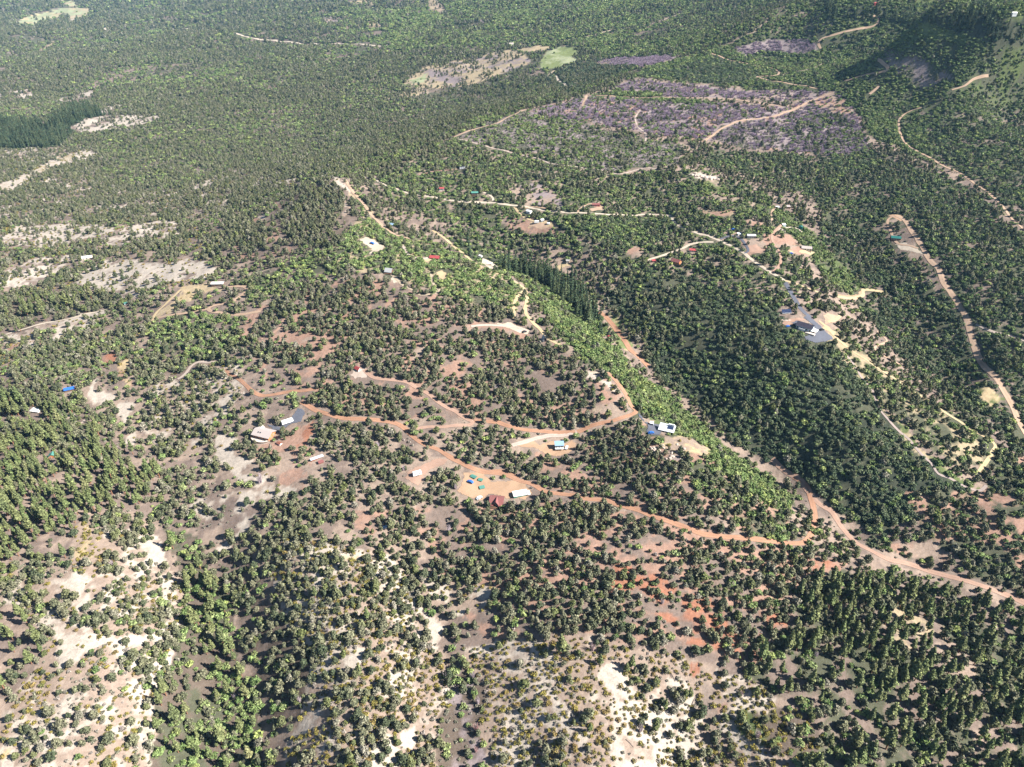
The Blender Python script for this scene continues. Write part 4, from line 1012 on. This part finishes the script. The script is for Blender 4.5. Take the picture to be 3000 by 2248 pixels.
# --- boulders and fallen trunks
def boulder(R, s):
    bm = bmesh.new()
    bmesh.ops.create_icosphere(bm, subdivisions=2, radius=1)
    ph = R.rand(3) * 6
    for v in bm.verts:
        c = v.co
        f = 1 + .22 * math.sin(c.x * 3 + ph[0]) + .18 * math.sin(c.y * 4 + ph[1]) + .15 * math.sin(c.z * 5 + ph[2])
        v.co = Vector((round(c.x * f * 3) / 3 * .5 + c.x * f * .5, c.y * f, (c.z * f) * .62))
    me = bpy.data.meshes.new("boulder")
    bm.to_mesh(me)
    bm.free()
    me.materials.append(P["rock"])
    return me
Rb = np.random.RandomState(5)
bmesh_stock = [boulder(Rb, 1) for _ in range(5)]
BPOS = [(1905 + Rb.rand() * 100, 1303 + Rb.rand() * 45, .6 + Rb.rand() * 1.0, "on the rubble bank below the modern house") for _ in range(26)] + \
       [(2026 + i * 6 + Rb.rand() * 4, 510 + i * 1.2 + Rb.rand() * 5, 1.6 + Rb.rand() * 1.8, "in the pale cliff ledge on the plateau rim") for i in range(14)] + \
       [(2284 + Rb.rand() * 30, 936 + Rb.rand() * 8, .6 + Rb.rand() * .6, "in the rock pile left of the dark-roofed house") for i in range(10)]
ORD = ["first", "second", "third", "fourth", "fifth", "sixth", "seventh", "eighth", "ninth", "tenth", "eleventh", "twelfth", "thirteenth", "fourteenth", "fifteenth", "sixteenth", "seventeenth", "eighteenth", "nineteenth",
       "twentieth", "twenty-first", "twenty-second", "twenty-third", "twenty-fourth", "twenty-fifth", "twenty-sixth", "twenty-seventh", "twenty-eighth", "twenty-ninth", "thirtieth"]
BPOS.sort(key=lambda t: (t[3], t[0]))
bseen = {}
for px, py, s, where in BPOS:
    x, y, z, mpp = spot(px, py)
    bseen[where] = bseen.get(where, -1) + 1
    o = link("boulder", bmesh_stock[Rb.randint(5)])
    o.location, o.rotation_euler, o.scale = (x, y, z + s * .15), (0, 0, Rb.rand() * 6), (s, s * (.7 + .5 * Rb.rand()), s)
    tag(o, "pale boulder, " + ORD[bseen[where]] + " from the left " + where, "boulder", "boulders " + where)
    block_disc(np.array([x]), np.array([y]), s)
lg = paint("grey_log", (.20, .16, .14))
for px, py, yaw, ln, lb in ((1966, 1972, -62, 9, "longest grey fallen trunk lying on the red bare slope"), (1961, 1968, -64, 6, "shorter fallen trunk lying beside the long one on red soil"),
                            (2030, 2062, 58, 12, "long fallen trunk leaning beside the tall green pines at bottom"), (1845, 2180, -40, 5, "short fallen trunk on the white sand wash"),
                            (1640, 2120, 12, 5, "fallen grey trunk among olive bushes right of the brown gully"), (1130, 2060, -25, 6, "fallen trunk on the sandy ridge left of the brown gully")):
    x, y, z, mpp = spot(px, py)
    v, f = stem([(-ln / 2, 0, .22), (0, .15, .26), (ln / 2, 0, .2)], .2, .09)
    o = link("fallen_trunk", raw_mesh("fallen_trunk", v, f, [lg], True))
    dx, dy = math.cos(rad(yaw)) * ln / 2, math.sin(rad(yaw)) * ln / 2
    o.location, o.rotation_euler = (x, y, z + .1), (0, -math.atan2(float(height(x + dx, y + dy)) - float(height(x - dx, y - dy)), ln), rad(yaw))
    tag(o, lb, "fallen trunk", "fallen trunks")
# ------------------------------------------------------------------ plants
def leaf_mat(name, stops, rough=.75, var=.5):
    """leaf colours differ from plant to plant (stops) and from spray to spray (the 'tone' attribute)"""
    m, nt, b = new_mat(name)
    oi = nt.nodes.new("ShaderNodeObjectInfo")
    rp = nt.nodes.new("ShaderNodeValToRGB")
    cr = rp.color_ramp
    while len(cr.elements) < len(stops): cr.elements.new(.5)
    for e, (p, c) in zip(cr.elements, stops):
        e.position, e.color = p, (c[0] * 1.3, c[1] * 1.2, c[2] * 1.32, 1)
    nt.links.new(oi.outputs["Random"], rp.inputs[0])
    at = nt.nodes.new("ShaderNodeAttribute")
    at.attribute_name = "tone"
    nt.links.new(nscale(nt, rp.outputs[0], at.outputs["Fac"]), b.inputs["Base Color"])
    b.inputs["Roughness"].default_value = rough
    b.inputs["Specular IOR Level"].default_value = .12
    return m
def bark_mat(name, c):
    m, nt, b = new_mat(name)
    n1 = nnoise(nt, 3.0, 3)
    rgb = nt.nodes.new("ShaderNodeRGB")
    rgb.outputs[0].default_value = (*c, 1)
    nt.links.new(nscale(nt, rgb.outputs[0], nmath(nt, 'ADD', n1, .5)), b.inputs["Base Color"])
    return m
LEAF = dict(
    pin=leaf_mat("pinyon_needles", [(0, (.050, .068, .034)), (.25, (.085, .098, .052)), (.55, (.118, .124, .072)), (.8, (.09, .112, .038)), (1, (.165, .165, .118))]),
    pon=leaf_mat("ponderosa_needles", [(0, (.075, .098, .04)), (.5, (.11, .13, .05)), (.85, (.085, .118, .042)), (1, (.14, .15, .065))]),
    fir=leaf_mat("fir_needles", [(0, (.032, .055, .028)), (.6, (.05, .078, .036)), (1, (.075, .10, .045))]),
    oak=leaf_mat("oak_leaves", [(0, (.075, .12, .038)), (.4, (.115, .17, .055)), (.8, (.15, .19, .075)), (1, (.19, .24, .07))]),
    dk=leaf_mat("dark_scrub_leaves", [(0, (.042, .066, .032)), (.5, (.062, .088, .044)), (1, (.09, .115, .058))]),
    man=leaf_mat("manzanita_leaves", [(0, (.12, .12, .03)), (.5, (.17, .155, .035)), (.8, (.16, .125, .045)), (1, (.11, .13, .04))]),
    pur=leaf_mat("bare_oak_twigs", [(0, (.20, .165, .195)), (.6, (.255, .215, .245)), (1, (.18, .15, .155))]),
    gry=leaf_mat("sagebrush_leaves", [(0, (.16, .155, .115)), (.5, (.125, .135, .085)), (1, (.21, .195, .16))]),
    dead=leaf_mat("dead_twigs", [(0, (.30, .27, .26)), (.6, (.38, .34, .33)), (1, (.34, .22, .19))]))
BARK = dict(pin=bark_mat("pinyon_bark", (.13, .10, .08)), pon=bark_mat("ponderosa_bark", (.22, .115, .07)), grey=bark_mat("weathered_wood", (.27, .24, .22)))

def sprays(R, lumps, n, size, out=.6, flat=.0):
    """n small leaf sprays scattered through the shells of ellipsoid lumps (centre, radii)"""
    C, Rr = np.array([l[0] for l in lumps], float), np.array([l[1] for l in lumps], float)
    vol = (Rr ** 2).sum(1)
    k = R.choice(len(lumps), n, p=vol / vol.sum())
    d = R.normal(size=(n, 3))
    d /= np.linalg.norm(d, axis=1)[:, None]
    d[:, 2] = np.where(d[:, 2] < -.35, -d[:, 2], d[:, 2])
    p = C[k] + d * Rr[k] * (.62 + .45 * R.rand(n, 1))
    nn = d / Rr[k] * Rr[k].mean(1)[:, None] * out + R.normal(size=(n, 3)) * (1 - out) * .8
    nn[:, 2] += flat
    nn /= np.linalg.norm(nn, axis=1)[:, None] + 1e-9
    t = np.cross(nn, R.normal(size=(n, 3)))
    t /= np.linalg.norm(t, axis=1)[:, None] + 1e-9
    b = np.cross(nn, t)
    s = size * (.55 + .9 * R.rand(n, 1))
    a = s * (.6 + .5 * R.rand(n, 1))
    V = np.stack([p + t * s, p + b * a * .9 + t * s * .1, p - t * s * .95, p - b * a], 1)
    V += R.normal(size=V.shape) * size * .16
    V[..., 2] = np.maximum(V[..., 2], .03)
    tone = np.repeat(np.clip(1 + R.normal(size=n) * .36, .4, 2.0), 4)
    return V.reshape(-1, 3), np.arange(4 * n).reshape(n, 4), tone
def merge(*vf):
    V, F, k = [], [], 0
    for v, f in vf:
        V.append(v)
        F.append(f + k)
        k += len(v)
    return np.vstack(V), np.vstack(F)
def twigs(R, n, h, w, th):
    """a bush of bare upright twigs"""
    V, F = [], []
    for i in range(n):
        a, r = R.rand() * 6.28, w * math.sqrt(R.rand()) * .55
        p0 = np.array([math.cos(a) * r, math.sin(a) * r, h * .12 * R.rand()])
        p1 = np.array([math.cos(a) * r * 1.7, math.sin(a) * r * 1.7, h * (.6 + .5 * R.rand())]) + R.normal(size=3) * .15
        u = np.cross(p1 - p0, R.normal(size=3))
        u *= th / (np.linalg.norm(u) + 1e-9)
        k = len(V)
        V += [p0 - u, p0 + u, p1 + u * .6, p1 - u * .6]
        F.append((k, k + 1, k + 2, k + 3))
    return np.array(V), np.array(F)
def plant(kind, seed):
    """crown (verts, faces, tone) and trunk (verts, faces) of one plant; about 1:1 metres"""
    R = np.random.RandomState(seed)
    L = []
    if kind == "pin":
        h, w = 5.4 + R.rand() * 1.6, 2.3 + R.rand() * .7
        for i in range(11):
            t = (i + .5) / 11
            rr = w * (.38 + .62 * math.sin(math.pi * min(1, .30 + t * .72))) 
            a = i * 2.4 + R.rand() * .9
            off = rr * (.25 + .5 * R.rand()) * (1 - t * .75)
            s = rr * (.42 + .2 * R.rand())
            L.append(((math.cos(a) * off, math.sin(a) * off, .75 + t * (h - 1.5)), (s, s, s * (.85 + .3 * R.rand()))))
        crown = sprays(R, L, 400, .44, .62)
        trunk = merge(stem([(0, 0, -.8), (.1, .05, .8), (-.05, .1, h * .45), (.05, 0, h * .8)], .22, .05),
                      stem([(0, 0, .5), (w * .35, .2, 1.5), (w * .6, .3, 2.4)], .11, .03), stem([(0, 0, .7), (-w * .3, -.3, 1.8), (-w * .55, -.2, 2.8)], .10, .03))
    elif kind == "pon":
        h, w = 13 + R.rand() * 4, 2.5 + R.rand() * .7
        b = .20 + .1 * R.rand()
        for i in range(20):
            t = i / 19.0
            rr = w * (1.0 - .72 * t ** 1.5) * (.55 + .45 * min(1, t * 5 + .3))
            a = i * 2.4 + R.rand()
            off = rr * .55 * (1 - t * .7)
            s = rr * (.40 + .18 * R.rand())
            L.append(((math.cos(a) * off, math.sin(a) * off, h * (b + (1 - b) * t * .95)), (s, s, s * .75)))
        crown = sprays(R, L, 620, .54, .6, .15)
        trunk = merge(stem([(0, 0, -1), (.05, .1, h * .3), (-.08, .05, h * .65), (0, 0, h * .97)], .36, .05),
                      *[stem([(0, 0, h * tt), (math.cos(q) * w * .6, math.sin(q) * w * .6, h * tt + .5)], .09, .03) for tt, q in ((.18, .5), (.24, 2.6), (.32, 4.4), (.4, 1.4))])
    elif kind == "fir":
        h, w = 14 + R.rand() * 4, 2.3 + R.rand() * .5
        for i in range(16):
            t = i / 15.0
            rr = w * (1.02 - t) + .2
            for q in range(2):
                a = R.rand() * 6.28
                L.append(((math.cos(a) * rr * .35, math.sin(a) * rr * .35, .9 + (h - 1.2) * t), (rr * .68, rr * .68, h / 30.)))
        crown = sprays(R, L, 700, .42, .55, .1)
        trunk = stem([(0, 0, -1), (.03, .03, h * .4), (0, 0, h * .95)], .26, .04)
    elif kind in ("oak", "dk"):
        h, w = (1.9, 1.9) if kind == "oak" else (1.5, 1.7)
        for i in range(7):
            a, r = i * 2.4, w * .62 * math.sqrt((i + .3) / 7)
            s = w * (.36 + .22 * R.rand())
            L.append(((math.cos(a) * r, math.sin(a) * r, h * (.35 + .3 * R.rand())), (s, s, h * (.38 + .2 * R.rand()))))
        crown = sprays(R, L, 170, .36, .6)
        trunk = None
    elif kind in ("man", "gry"):
        h, w = (1.0, 1.25) if kind == "man" else (.75, .9)
        for i in range(5):
            a, r = i * 2.4, w * .55 * math.sqrt((i + .3) / 5)
            s = w * (.36 + .2 * R.rand())
            L.append(((math.cos(a) * r, math.sin(a) * r, h * .4), (s, s, h * (.5 + .2 * R.rand()))))
        crown = sprays(R, L, 120, .20, .6)
        trunk = None
    elif kind == "pur":
        V, F = twigs(R, 110, 2.2, 1.9, .055)
        crown = (V, F, np.repeat(np.clip(1 + R.normal(size=len(F)) * .25, .5, 1.5), 4))
        trunk = None
    elif kind == "dead":
        h = 5 + R.rand() * 2
        V, F = twigs(R, 90, h * .9, 1.5, .05)
        crown = (V, F, np.repeat(np.clip(1 + R.normal(size=len(F)) * .2, .6, 1.4), 4))
        trunk = merge(stem([(0, 0, -.6), (.1, .1, h * .5), (-.05, .1, h)], .2, .03),
                      *[stem([(0, 0, h * t), (math.cos(q) * 1.3, math.sin(q) * 1.3, h * t + 1.0)], .09, .02) for t, q in ((.2, .3), (.35, 2.3), (.5, 4.2), (.6, 5.6), (.3, 3.4))])
    return crown, trunk
NVAR = dict(pin=7, pon=5, fir=4, oak=5, dk=4, man=4, pur=4, gry=3, dead=3)
def with_tone(me, tone):
    a = me.attributes.new("tone", 'FLOAT', 'POINT')
    a.data.foreach_set("value", tone.astype(np.float32))
    return me
CROWN, TRUNK, WHOLE = {}, {}, {}
for kind, nv in NVAR.items():
    CROWN[kind], TRUNK[kind], WHOLE[kind] = [], [], []
    wood = BARK["pon"] if kind in ("pon", "fir") else BARK["grey"] if kind == "dead" else BARK["pin"]
    for v in range(nv):
        (cv, cf, ct), tr = plant(kind, 100 + 31 * v + len(kind) * 7 + ord(kind[0]))
        if tr is None:
            me = with_tone(raw_mesh(kind + "_plant", cv, cf, [LEAF[kind]]), ct)
            CROWN[kind].append(me)
            TRUNK[kind].append(None)
            WHOLE[kind].append(me)
        else:
            CROWN[kind].append(with_tone(raw_mesh(kind + "_crown", cv, cf, [LEAF[kind]]), ct))
            TRUNK[kind].append(raw_mesh(kind + "_trunk", tr[0], tr[1], [wood], True))
            V, F = merge((cv, cf), tr)
            me = with_tone(raw_mesh(kind + "_tree", V, F, [LEAF[kind], wood]), np.r_[ct, np.ones(len(tr[0]))])
            mi = np.zeros(len(F), np.int32)
            mi[len(cf):] = 1
            me.polygons.foreach_set("material_index", mi)
            WHOLE[kind].append(me)

# ---- where they stand: one jittered lattice per kind, thinned by the zone chart
taken = np.unique(np.concatenate(blocked))
def free_of_roads(x, y):
    key = np.floor(x / CELL).astype(np.int64) * 100003 + np.floor(y / CELL).astype(np.int64)
    return ~np.isin(key, taken)
FARCUT = dict(pin=1400, pon=2500, fir=2000, oak=1150, dk=1050, man=1000, pur=1500, gry=900)
MULT = dict(pin=2.15, pon=1.5, fir=1.5, oak=2.2, dk=2.2, man=2.8, pur=1.5, gry=3.0)
DMAX = dict(pin=6.0, pon=2.9, fir=4.5, oak=10, dk=10, man=9.5, pur=9, gry=8)
HT = dict(pin=5.5, pon=13, fir=14, oak=2, dk=1.8, man=1, pur=2, gry=.8)
SIZE = dict(pin=.80, pon=.80, fir=1.05, oak=1.15, dk=1.2, man=1.15, pur=1.2, gry=1.15)
def scatter(kind, seed):
    R = np.random.RandomState(seed)
    X, Y, S = [], [], []
    y = 130.0
    while y < 6200:
        g = max(1.0, y / FARCUT[kind])                     # far away: fewer, larger clumps
        sp = 10.0 / math.sqrt(DMAX[kind]) * g
        band = max(sp, sp * 14)
        hw = .80 * y + 230
        nx, ny = int(2 * hw / sp), int(round(band / sp))
        ix, iy = np.meshgrid(np.arange(nx), np.arange(ny))
        x = (ix + .5 * (iy % 2) + (R.rand(*ix.shape) - .5) * .95).ravel() * sp - hw
        yy = y + (iy + (R.rand(*ix.shape) - .5) * .95).ravel() * sp
        X.append(x); Y.append(yy); S.append(np.full(len(x), g))
        y += ny * sp
    X, Y, S = np.concatenate(X), np.concatenate(Y), np.concatenate(S)
    Z = height(X, Y)
    px, py, dep = project(X, Y, Z)
    m = (px > -420) & (px < 3420) & (py < 2560) & (py > -160)
    X, Y, Z, S, px, py, dep = (a[m] for a in (X, Y, Z, S, px, py, dep))
    dens = MULT[kind] * lookup(px, py, wobble(X, Y, dep))[7 + KINDS.index(kind)]
    sc = 16 if kind in ("man", "gry", "oak", "dk", "pur") else 24
    cl = np.clip(.95 + (fbm(X / sc + 50 + seed, Y / sc, 3) - .5) * 3.2, .15, 1.5)    # natural clumping
    far = np.clip((Y - 1000) / 900, 0, 1)                   # whole stands thin out and thicken across the far hills
    cl = cl * (1 - far) + far * np.clip(cl * (.95 + (fbm(X / 170 + seed, Y / 170, 3) - .5) * 3.4), .1, 1.5)
    ok = free_of_roads(X, Y)
    for hh in (.35, .75):                                   # the ground a plant would hide from a viewer high up: roads and clearings keep an open verge
        h = HT[kind] * S * hh
        t = (CAM_H - Z) / np.maximum(CAM_H - Z - h, 40)
        ok &= free_of_roads(X * t, Y * t) | (R.rand(len(X)) < .25)
        q = project(X, Y, Z + h)
        d2 = MULT[kind] * lookup(q[0], q[1], (0, 0))[7 + KINDS.index(kind)]
        dens = np.where((d2 < .55 * dens) & (Y > 700), dens * .35, dens)
    m = (R.rand(len(X)) < dens * cl / DMAX[kind]) & ok
    X, Y, Z, S = X[m], Y[m], Z[m], S[m]
    size = S * np.clip(np.exp(R.normal(-.08, .30, len(X))), .4, 1.5) * SIZE[kind]
    return X, Y, Z, size, R
def stuff_points(name, kind, x, y, z, s, R):
    """one object: an instancer that sets a plant on each of its points"""
    me = bpy.data.meshes.new(name)
    me.vertices.add(len(x))
    me.vertices.foreach_set("co", np.c_[x, y, z].astype(np.float32).ravel())
    for an, av in (("size", s), ("turn", R.rand(len(x)) * 6.283)):
        a = me.attributes.new(an, 'FLOAT', 'POINT')
        a.data.foreach_set("value", np.asarray(av, np.float32))
    a = me.attributes.new("pick", 'INT', 'POINT')
    a.data.foreach_set("value", R.randint(0, NVAR[kind], len(x)).astype(np.int32))
    o = link(name, me)
    ng = bpy.data.node_groups.new(name, 'GeometryNodeTree')
    ng.interface.new_socket("Geometry", in_out='INPUT', socket_type='NodeSocketGeometry')
    ng.interface.new_socket("Geometry", in_out='OUTPUT', socket_type='NodeSocketGeometry')
    gi, go = ng.nodes.new("NodeGroupInput"), ng.nodes.new("NodeGroupOutput")
    ci = ng.nodes.new("GeometryNodeCollectionInfo")
    ci.inputs["Collection"].default_value = STOCK[kind]
    ci.inputs["Separate Children"].default_value = True
    ci.inputs["Reset Children"].default_value = True
    ip = ng.nodes.new("GeometryNodeInstanceOnPoints")
    ip.inputs["Pick Instance"].default_value = True
    def attr(nm, ty):
        nd = ng.nodes.new("GeometryNodeInputNamedAttribute")
        nd.data_type = ty
        nd.inputs["Name"].default_value = nm
        return nd.outputs["Attribute"]
    cx = ng.nodes.new("ShaderNodeCombineXYZ")
    ng.links.new(attr("turn", 'FLOAT'), cx.inputs["Z"])
    ng.links.new(gi.outputs[0], ip.inputs["Points"])
    ng.links.new(ci.outputs[0], ip.inputs["Instance"])
    ng.links.new(attr("pick", 'INT'), ip.inputs["Instance Index"])
    ng.links.new(cx.outputs[0], ip.inputs["Rotation"])
    ng.links.new(attr("size", 'FLOAT'), ip.inputs["Scale"])
    ng.links.new(ip.outputs[0], go.inputs[0])
    md = o.modifiers.new("planting", 'NODES')
    md.node_group = ng
    return o
STOCK = {}
for kind in NVAR:
    c = bpy.data.collections.new(kind + "_stock")           # never linked to the scene: only the instancers draw from it
    STOCK[kind] = c
    for me in WHOLE[kind]:
        c.objects.link(bpy.data.objects.new(kind + "_stock", me))
# ---- the plants that show largest are things of their own
SPOTS = [("the white sand wash at the bottom", 1850, 2210), ("the white sand patch above the bottom wash", 1640, 2060), ("the two fallen trunks on red soil", 1965, 1970), ("the bottom left corner", 20, 2230),
         ("the bottom right corner", 2980, 2230), ("the tall pines in the left gully", 640, 1950), ("the green gully at the bottom", 700, 2220), ("the brown gully at bottom centre", 1340, 2150),
         ("the pale sand patch on the central ridge", 1030, 1920), ("the grey dead tree near the lower right", 2215, 2160), ("the pinkish dead tree by the brown gully", 1305, 1985), ("the white sand at the left edge", 10, 1880),
         ("the sand streak in the left foreground", 290, 1860), ("the olive patch at left", 250, 1600), ("the red bare soil at right", 2270, 1965), ("the red soil patch at centre right", 2050, 1880),
         ("the pale clearing in the right pines", 2800, 1930), ("the lime green patch at lower right", 2260, 2130), ("the sharp bend of the red road", 2380, 1570), ("the pale bank beside the right-hand road", 2690, 1610),
         ("the maroon-roofed house", 1456, 1466), ("the long white roof", 1524, 1450), ("the tan-roofed house", 776, 1275), ("the white sand yard", 680, 1330), ("the teal-roofed cabin in the pines", 156, 1335), ("the blue-roofed house in the pines", 205, 1140),
         ("the two-storey cabin", 1638, 1310), ("the modern white house", 1953, 1260), ("the dark-roofed house", 2358, 960), ("the golden sand on the central ridge", 1010, 1610), ("the white sand strip below the sand yard", 660, 1600),
         ("the A-frame cabin", 1594, 1000), ("the gully road", 1830, 1010), ("the dirt road loop", 1540, 870), ("the top right corner", 2980, 20), ("the high lime green patch", 2720, 90), ("the end of the ridge road at top", 2574, 63),
         ("the far canyon's white dome", 340, 340), ("the left edge of the far canyon", 20, 400), ("the red road junction at centre", 1380, 1235), ("the conifer valley's upper end", 1560, 760), ("the conifer valley's lower end", 1760, 930),
         ("the lone pale boulder strip below the modern house", 1950, 1330), ("the long red road at right", 2850, 1000), ("the bottom edge left of centre", 1080, 2230), ("the bottom edge right of centre", 1580, 2230),
         ("the left edge of the pine slope", 20, 1420), ("the right edge by the lower road", 2980, 1760)]
WORDS = dict(pin=("pinyon_tree", "rounded grey-green pinyon", "pinyon tree", "pinyons in the foreground"), pon=("ponderosa_pine", "tall yellow-green pine", "pine tree", "tall pines in the foreground"),
             fir=("fir_tree", "narrow dark conifer", "fir tree", "dark narrow conifers"), oak=("oak_shrub", "bright green oak shrub", "oak shrub", "oak shrubs near the gullies"),
             man=("manzanita_bush", "low olive manzanita", "bush", "manzanita bushes on the foreground sand"))
ORD += ["thirty-" + w for w in ORD[:9]] + ["fortieth"] + ["forty-" + w for w in ORD[:9]] + ["fiftieth"] + ["fifty-" + w for w in ORD[:9]] + ["sixtieth"] + ["sixty-" + w for w in ORD[:9]] + ["seventieth"] + ["seventy-" + w for w in ORD[:9]]
def set_plant(kind, v, loc, s, turn, name, label, cat, group):
    if TRUNK[kind][v] is None:
        o = link(name, CROWN[kind][v])
    else:
        o = bpy.data.objects.new(name, None)
        COL.objects.link(o)
        link("trunk", TRUNK[kind][v], o)
        link("branches" if kind == "dead" else "crown", CROWN[kind][v], o)
    o.location, o.scale, o.rotation_euler = loc, (s, s, s), (0, 0, turn)
    return tag(o, label, cat, group)
def individuals(kind, X, Y, Z, s, px, py, R):
    name, look, cat, group = WORDS[kind]
    sp_ = np.array([t[1:] for t in SPOTS], float)
    dx, dy = px[:, None] - sp_[None, :, 0], py[:, None] - sp_[None, :, 1]
    d2 = dx ** 2 + dy ** 2
    near = d2.argmin(1)
    cells = {}
    for i in range(len(X)):
        a, b = dx[i, near[i]], dy[i, near[i]]
        side = ("right of" if a > 0 else "left of") if abs(a) > abs(b) else ("below" if b > 0 else "above")
        cells.setdefault((near[i], side), []).append((d2[i, near[i]], i))
    label = {}
    for (k, side), lst in cells.items():
        for r, (_, i) in enumerate(sorted(lst)):
            size = "small " if s[i] < .8 * SIZE[kind] else "large " if s[i] > 1.12 * SIZE[kind] else ""
            label[i] = size + look + ", " + (ORD[r] + " " if r else "") + "nearest " + side + " " + SPOTS[k][0]
            if len(label[i].split()) > 16: label[i] = label[i].replace(look, " ".join(look.split()[-2:]), 1)
            if len(label[i].split()) > 16: label[i] = label[i][len(size):]
    for i in range(len(X)):
        set_plant(kind, R.randint(NVAR[kind]), (X[i], Y[i], Z[i]), s[i], R.rand() * 6.283, name, label[i], cat, group)
# dead trees, each where the photograph shows one
DEAD = [(763, 1418, 1.5, "tall bare brown trunk standing on the white sand yard"), (1876, 2143, 1.0, "slim grey snag beside a small green tree above the white wash"), (1306, 1990, 1.05, "pinkish dead tree at the edge of the brown gully"),
        (1385, 1990, 1.0, "grey dead tree beside the brown gully, uppermost"), (1400, 2060, .9, "grey dead tree halfway down the brown gully"), (1395, 2140, 1.1, "tall grey dead tree in the lower brown gully"), (1395, 2200, .8, "pinkish dead tree low in the brown gully"),
        (1735, 1908, .95, "bare grey tree among dense green pinyons right of centre"), (2218, 2160, 1.15, "broad grey dead tree beside the lime green patch"), (2170, 2040, .8, "grey dead bush right of the small rubble hollow"),
        (1108, 1312, 1.0, "silvery dead tree among pinyons left of the red road"), (1183, 1378, .9, "pale dead tree left of the camper trailer clearing"), (1335, 1432, .8, "pinkish dead tree at the left end of the orange yard"),
        (1452, 1150, 1.0, "rust-coloured dead tree amid the dense central pinyons"), (1940, 1770, .8, "pale dead tree in the reddish pinyon woods"), (1315, 1560, 1.0, "silver dead tree below the maroon-roofed house, left"),
        (1430, 1560, .9, "silver dead tree below the maroon-roofed house, right"), (2390, 1925, .8, "grey dead tree right of the red bare soil"), (330, 1660, .9, "grey dead tree above the sand streak at left"), (690, 2050, .8, "grey snag among tall pines in the left gully"),
        (960, 1850, .8, "grey dead tree on the left flank of the central ridge"), (880, 2060, .9, "silver dead tree left of the central ridge's lower sand")]
for i, (px, py, s, lb) in enumerate(DEAD):
    x, y, z, mpp = spot(px, py)
    set_plant("dead", i % NVAR["dead"], (x, y, z), s, i * 1.7, "dead_tree", lb, "dead tree", "dead trees")
MASS = dict(pin=("pinyon_woodland", "grey-green pinyon and juniper woodland covering the hills beyond the nearest trees", "woodland"),
            pon=("pine_stand", "tall yellow-green pines standing beyond the nearest ones", "pine stand"),
            fir=("fir_forest", "dark conifer forest in the far canyon and on the high slope", "forest"),
            oak=("oak_scrub", "bright green oak scrub covering the sunlit slopes", "scrub"),
            dk=("dark_scrub", "dark green scrub covering the shaded hillside", "scrub"),
            man=("manzanita_cover", "low olive-yellow manzanita patches on the pale sand beyond the nearest bushes", "ground cover"),
            pur=("bare_oak_scrub", "leafless lavender-grey oak scrub on the upper slope", "scrub"),
            gry=("sagebrush_cover", "low grey sagebrush scattered over the dry slopes", "ground cover"))
count = {}
for q, kind in enumerate(KINDS):
    X, Y, Z, s, R = scatter(kind, 11 + q)
    count[kind] = len(X)
    nm, lb, ct = MASS[kind]
    if kind in ("pin", "pon", "fir", "man", "oak"):
        px, py, dep = project(X, Y, Z)
        vis = (px > 10) & (px < 2990) & (py > 15) & (py < 2240)
        key = np.where(vis, s / dep, 0)
        top = np.argsort(-key)[:300]
        rest = np.ones(len(X), bool)
        rest[top] = False
        individuals(kind, X[top], Y[top], Z[top], s[top], px[top], py[top], R)
    else:
        rest = np.ones(len(X), bool)
    tag(stuff_points(nm, kind, X[rest], Y[rest], Z[rest], s[rest], R), lb, ct, kind="stuff")
print("PLANTS", count)
# ------------------------------------------------------------------ the air: far hills fade towards blue
lo, hi = float(GZ.min()) - 1.0, max(float(GZ.max()) + 45.0, CAM_H + 5.0)
W = float(halfw(Y1)) + 60
bm = bmesh.new()
bmesh.ops.create_cube(bm, size=1.0, matrix=Matrix.Translation((0, (Y0 + Y1) / 2, (lo + hi) / 2)) @ Matrix.Diagonal((2 * W, Y1 - Y0 + 120, hi - lo, 1)))
me = bpy.data.meshes.new("haze")
bm.to_mesh(me)
m = bpy.data.materials.new("haze")
m.use_nodes = True
nt = m.node_tree
nt.nodes.clear()
out = nt.nodes.new("ShaderNodeOutputMaterial")
pv = nt.nodes.new("ShaderNodeVolumePrincipled")
pv.inputs["Color"].default_value = (.34, .66, 1.0, 1)
pv.inputs["Density"].default_value = 2.8e-5
pv.inputs["Anisotropy"].default_value = 0.0
nt.links.new(pv.outputs[0], out.inputs["Volume"])
m.cycles.homogeneous_volume = True
me.materials.append(m)
tag(link("haze", me), "thin blue summer haze over the far hills", "haze", kind="stuff")
